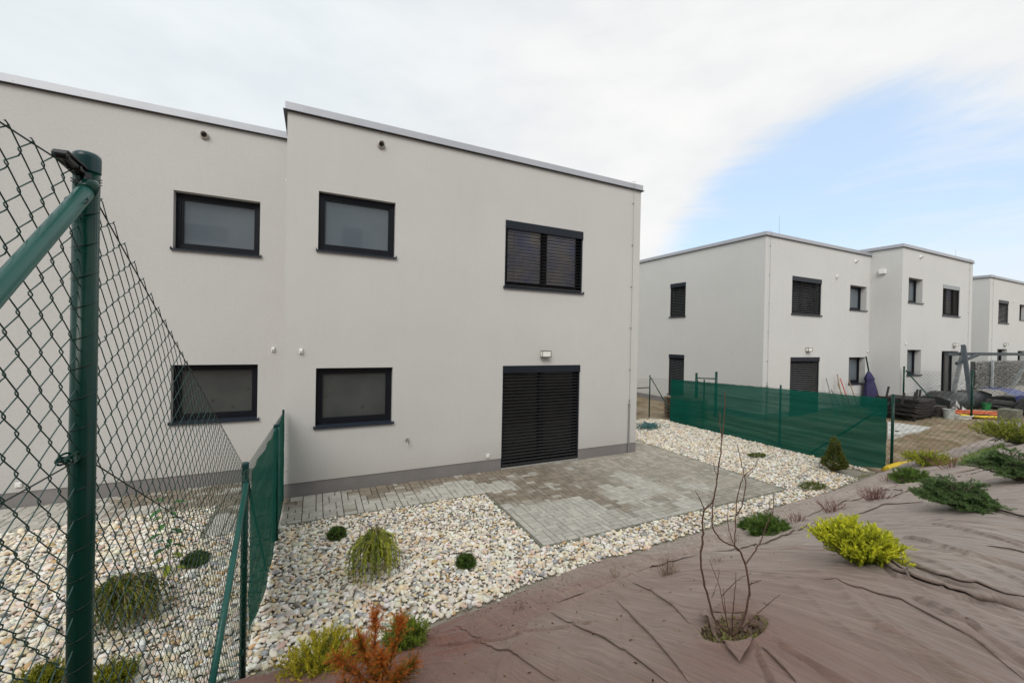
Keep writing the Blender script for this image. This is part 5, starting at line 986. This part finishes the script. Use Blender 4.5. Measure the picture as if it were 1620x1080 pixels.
# swing frame of grey beams
GB = mat('grey_beam', (.045, .058, .068), .6, var=.3, vscale=4, bump=.3); GBL = mat('light_grey_beam', (.36, .39, .40), .6, var=.2, vscale=5); 
t = thing('swing_frame', 'grey wooden swing frame with crossed legs and a long top beam', 'swing frame', (24.2, -1.2, .2))
pt = lambda u, v, y: on(1, y, u, v)
for A, B, m, w_ in ((pt(1524, 546, -1.25), pt(1537, 640, -1.75), GB, .13), (pt(1525, 548, -1.05), pt(1502, 652, -.45), GBL, .14)):
    a = MB(); a.obox(A, B, w_, .12, up=(0, 1, 0)); a.build('leg', m, t)
a = MB(); A = pt(1500, 558.5, -1.15); a.obox((A[0] - .1, -1.15, 2.60), (33.5, -1.15, 2.60), .10, .13); a.build('top_beam', GB, t)
a = MB(); a.obox(pt(1513, 575, -1.30), pt(1547, 561, -1.28), .08, .10); a.build('diagonal_brace', GB, t)
a = MB(); a.obox((32.7, -1.3, 2.9), (32.9, -2.2, .2), .12, .12); a.build('leg', GB, t); a = MB(); a.obox((32.75, -1.0, 2.9), (32.9, -.1, .2), .12, .12); a.build('leg', GBL, t)
# gabion wall
t = thing('gabion_wall', 'grey stone gabion wall in wire cages behind the swing frame', 'gabion wall', (33, .15, .3))
GX0, GX1, GZ0, GZ1 = 29.7, 42., .82, 2.2
a = MB(); a.box(GX0 + .03, GX1, .12, .5, GZ0, GZ1 - .04); Vi, Fi = ico(1)
a.build('stone_core', mat('dark_core', (.10, .10, .095), .95), t); a = MB(); V_, F_, C_ = [], [], []; n = 0
for x in np.arange(GX0, 38.5, .105):
    for z in np.arange(GZ0 + .04, GZ1, .085):
        c = np.array([x + random.uniform(-.03, .03), .10 + random.uniform(-.02, .02), z + random.uniform(-.02, .02)]); W = Vi * (1 + .16 * RNG.normal(size=(len(Vi), 1))) * [random.uniform(.045, .07), .05, random.uniform(.032, .05)] + c; V_.append(W); F_.append(Fi + n); n += len(Vi); g = random.uniform(.10, .34); C_.append(np.tile([g * 1.02, g, g * .93], (len(Vi), 1)))
a.addF(np.concatenate(V_), np.concatenate(F_), np.concatenate(C_)); so_ = a.build('stone_fill', STONE, t, smooth=True); so_['kind'] = 'stuff'
a = MB()
for x in np.arange(GX0 - .02, 38.6, .2): a.tube([(x, .02, GZ0 - .02), (x, .02, GZ1 + .02)], .006, 4)
for z in np.arange(GZ0, GZ1 + .05, .1): a.tube([(GX0 - .02, .014, z), (38.6, .014, z)], .005, 4)
a.build('wire_cage', STEEL, t)
a = MB(); a.box(31.2, 31.36, -.06, 0.005, .25, 2.25); a.build('end_post', GBL, t); a = MB(); a.box(GX0 - .1, 42, -.05, .6, .12, .815); a.build('footing', CONC, t)
# boards with blue tarpaulin
t = thing('covered_board_pile', 'low pile of grey boards half under a blue tarpaulin, by the stone wall', 'board pile', (29, -1, .25)); 
for k in range(4):
    a = MB(); a.box(26.9 + random.uniform(-.2, .2), 30.4 + random.uniform(-.2, .2), -1.75, -.7, .34 + k * .075, .40 + k * .075); a.build('board_layer', mat('grey_board', (.10, .10, .095), .8, var=.4, vscale=8), t)
a = MB(); xs_ = np.linspace(27.0, 29.6, 18); ys_ = np.linspace(-1.8, -.7, 8); a.addF(*grid(xs_, ys_, lambda X_, Y_: .84 + .20 * sst(-1.8, -1.3, Y_) + .06 * vn(X_, Y_, 2.5) - .14 * sst(28.8, 29.6, X_))); a.build('tarpaulin', mat('blue_tarp', (.012, .022, .15), .35, var=.3, vscale=6), t, smooth=True)
a = MB(); a.addF(*grid(xs_, np.linspace(-1.83, -1.80, 2), lambda X_, Y_: np.where(Y_ > -1.815, .84, .62) + 0 * X_ + .05 * vn(X_, Y_, 2.5))); a.build('tarpaulin_skirt', MATS['blue_tarp'], t)
# black film roll on the right edge
P0 = np.array([25.2, -2.6, .9]); a = MB(); V = []; xs_ = np.linspace(25.3, 28.8, 20); a.addF(*grid(xs_, np.linspace(-3.4, -2.0, 14), lambda X_, Y_: .25 + .80 * np.sqrt(np.clip(1 - ((Y_ + 2.7) / .75) ** 2, 0, 1)) * sst(25.2, 26.0, X_) + .10 * vn(X_ * 2, Y_, 2.5)))
o = a.build('film_bundle', mat('black_film', (.012, .013, .014), .22, var=.3, vscale=4, bump=.6, bscale=5), None, smooth=True); m_ = o.modifiers.new('t', 'SOLIDIFY'); m_.thickness = .02; tag(o, 'crumpled bundle of black plastic film at the right edge behind the blocks', 'plastic film')
# pipes
def pipe(label, pts, r, m, rib=0, name='pipe'):
    P = np.array(pts, float); T = np.linspace(0, len(P) - 1, 60 if rib else 24); Q = np.stack([np.interp(T, range(len(P)), P[:, j]) for j in range(3)], 1)
    for _ in range(3): Q[1:-1] = (Q[:-2] + Q[1:-1] + Q[2:]) / 3
    if rib: T2 = np.linspace(0, len(Q) - 1, rib * 4); Q = np.stack([np.interp(T2, range(len(Q)), Q[:, j]) for j in range(3)], 1); rr = r * (1 + .09 * np.where(np.arange(len(Q)) % 4 < 2, 1, -1))
    else: rr = r
    a = MB(); a.tube(Q, rr, 12); return tag(a.build(name, m, None, smooth=True), label, 'pipe', 'pipes lying in the neighbouring yard')
YP = mat('yellow_pipe', (.78, .56, .03), .5); OP = mat('orange_pipe', (.62, .14, .05), .5)
A, B = on(2, .12, 1404, 746), on(2, .16, 1455, 741)
pipe('ribbed yellow drain pipe ending by the corner post of the shade net', [on(2, .02, 1401, 744), on(2, .20, 1407, 741), on(2, .26, 1424, 736), on(2, .27, 1440, 735), on(2, .20, 1466, 741)], .075, YP, 46, 'drain_pipe')
pipe('orange plastic pipe, upper of those lying before the swing frame', [on(2, .45, 1508, 649), on(2, .42, 1545, 651), on(2, .38, 1586, 653)], .045, OP); pipe('second orange plastic pipe just behind the upper one', [on(2, .42, 1494, 652), on(2, .38, 1530, 653), on(2, .36, 1583, 656)], .04, OP); pipe('yellow plastic pipe, lowest of those lying before the swing frame', [on(2, .32, 1518, 656), on(2, .32, 1550, 659), on(2, .32, 1586, 660)], .045, YP)
# buckets and basins
def tub(label, loc, r0, r1, h, m, name='bucket', cat='bucket'):
    t = thing(name, label, cat, loc, 'buckets and basins by the swing'); a = MB(); a.lathe([(.001, .005), (r0, .005), (r1, h), (r1 * 1.06, h), (r1 * 1.06, h - .02), (r1 * .98, h - .02)], loc, 20); a.lathe([(r1 * .94, h - .001), (r0 * .92, .02), (.001, .02)], loc, 20); a.build('body', m, t, smooth=False)
    if name == 'bucket':
        h_ = MB(); th = np.linspace(-.3, math.pi + .3, 14); h_.tube(np.stack([loc[0] + r1 * 1.08 * np.cos(th), loc[1] + 0 * th - r1 * .3, loc[2] + h * .9 - r1 * .5 * np.sin(th)], 1), .006, 5); h_.build('bucket_handle', STEEL, t)
tub('pale grey bucket standing right of the wicker pile', (21.75, -1.45, .14), .13, .17, .42, mat('pale_plastic', (.42, .44, .42), .5)); tub('white round basin under the foot of the fence brace', (22.3, -1.55, .15), .30, .36, .20, WHITE, 'basin', 'basin'); tub('dark grey round basin right of the white one', (23.0, -1.70, .17), .36, .42, .20, mat('dark_tub', (.07, .08, .08), .5), 'basin', 'basin')
tub('small green bucket at the foot of the pale swing leg', (26.2, -1.2, .2), .12, .15, .32, mat('green_plastic', (.02, .2, .06), .5)); tub('small blue bucket between the swing legs', (27.2, -.9, .25), .2, .24, .34, mat('blue_plastic', (.02, .05, .4), .5))
a = MB(); P0 = on(2, .4, 1505, 646)
for i in range(16):
    c = P0 + RNG.normal(0, 1, 3) * [.22, .12, .02]; f_ = RNG.normal(0, 1, 3); a.addF([c, c + RNG.normal(0, .12, 3), c + RNG.normal(0, .12, 3) + [0, 0, .16], c + [0, 0, .12]], [(0, 1, 2, 3)])
tag(a.build('crumpled_sheet', WHITE), 'crumpled white sheet heaped at the foot of the swing', 'plastic sheet')
# concrete blocks
t = None
for k, (lab, z0_, z1_, c) in enumerate((('dark mossy concrete block, topmost of the column at the right edge', .79, 1.13, (.17, .165, .12)), ('pale concrete block in the middle of the column at the right edge', .455, .785, (.36, .36, .34)), ('grey concrete block, lowest of the column at the right edge', -.02, .45, (.24, .24, .23)))):
    a = MB(); A = np.array([18.15, -3.72, 0]); sh = random.uniform(-.02, .02); a.box(A[0] + sh, A[0] + .45 + sh, A[1] - .20, A[1] + .17, z0_, z1_); 
    tag(a.build('concrete_block', mat('block_%s' % 'abc'[k], c, .9, var=.25, vscale=7, bump=.5), None, bevel=.012), lab, 'concrete block', 'concrete blocks stacked in a column')
    if k == 1:
        pass
# concrete slabs on the soil
a = MB(); P = [on(2, .075, *q) for q in ((1404, 671), (1472, 680), (1455, 687), (1404, 694))]; V = [p + [0, 0, .10] for p in P] + [p - [0, 0, .06] for p in P]; a.addF(V, [(0, 1, 2, 3), (7, 6, 5, 4), (0, 4, 5, 1), (1, 5, 6, 2), (2, 6, 7, 3), (3, 7, 4, 0)]); tag(a.build('concrete_slab', mat('pale_slab', (.50, .50, .47), .9, var=.2, vscale=6)), 'pale concrete slab lying in the neighbouring yard behind the corner post', 'slab')
a = MB(); P = [on(2, .13, *q) for q in ((1406, 653), (1474, 661), (1462, 664), (1406, 657))]; V = [p + [0, 0, .04] for p in P] + [p - [0, 0, .06] for p in P]; a.addF(V, [(0, 1, 2, 3), (7, 6, 5, 4), (0, 4, 5, 1), (1, 5, 6, 2), (2, 6, 7, 3), (3, 7, 4, 0)]); tag(a.build('concrete_slab', MATS['pale_slab']), 'narrow pale slab under the pile of wicker loungers', 'slab')
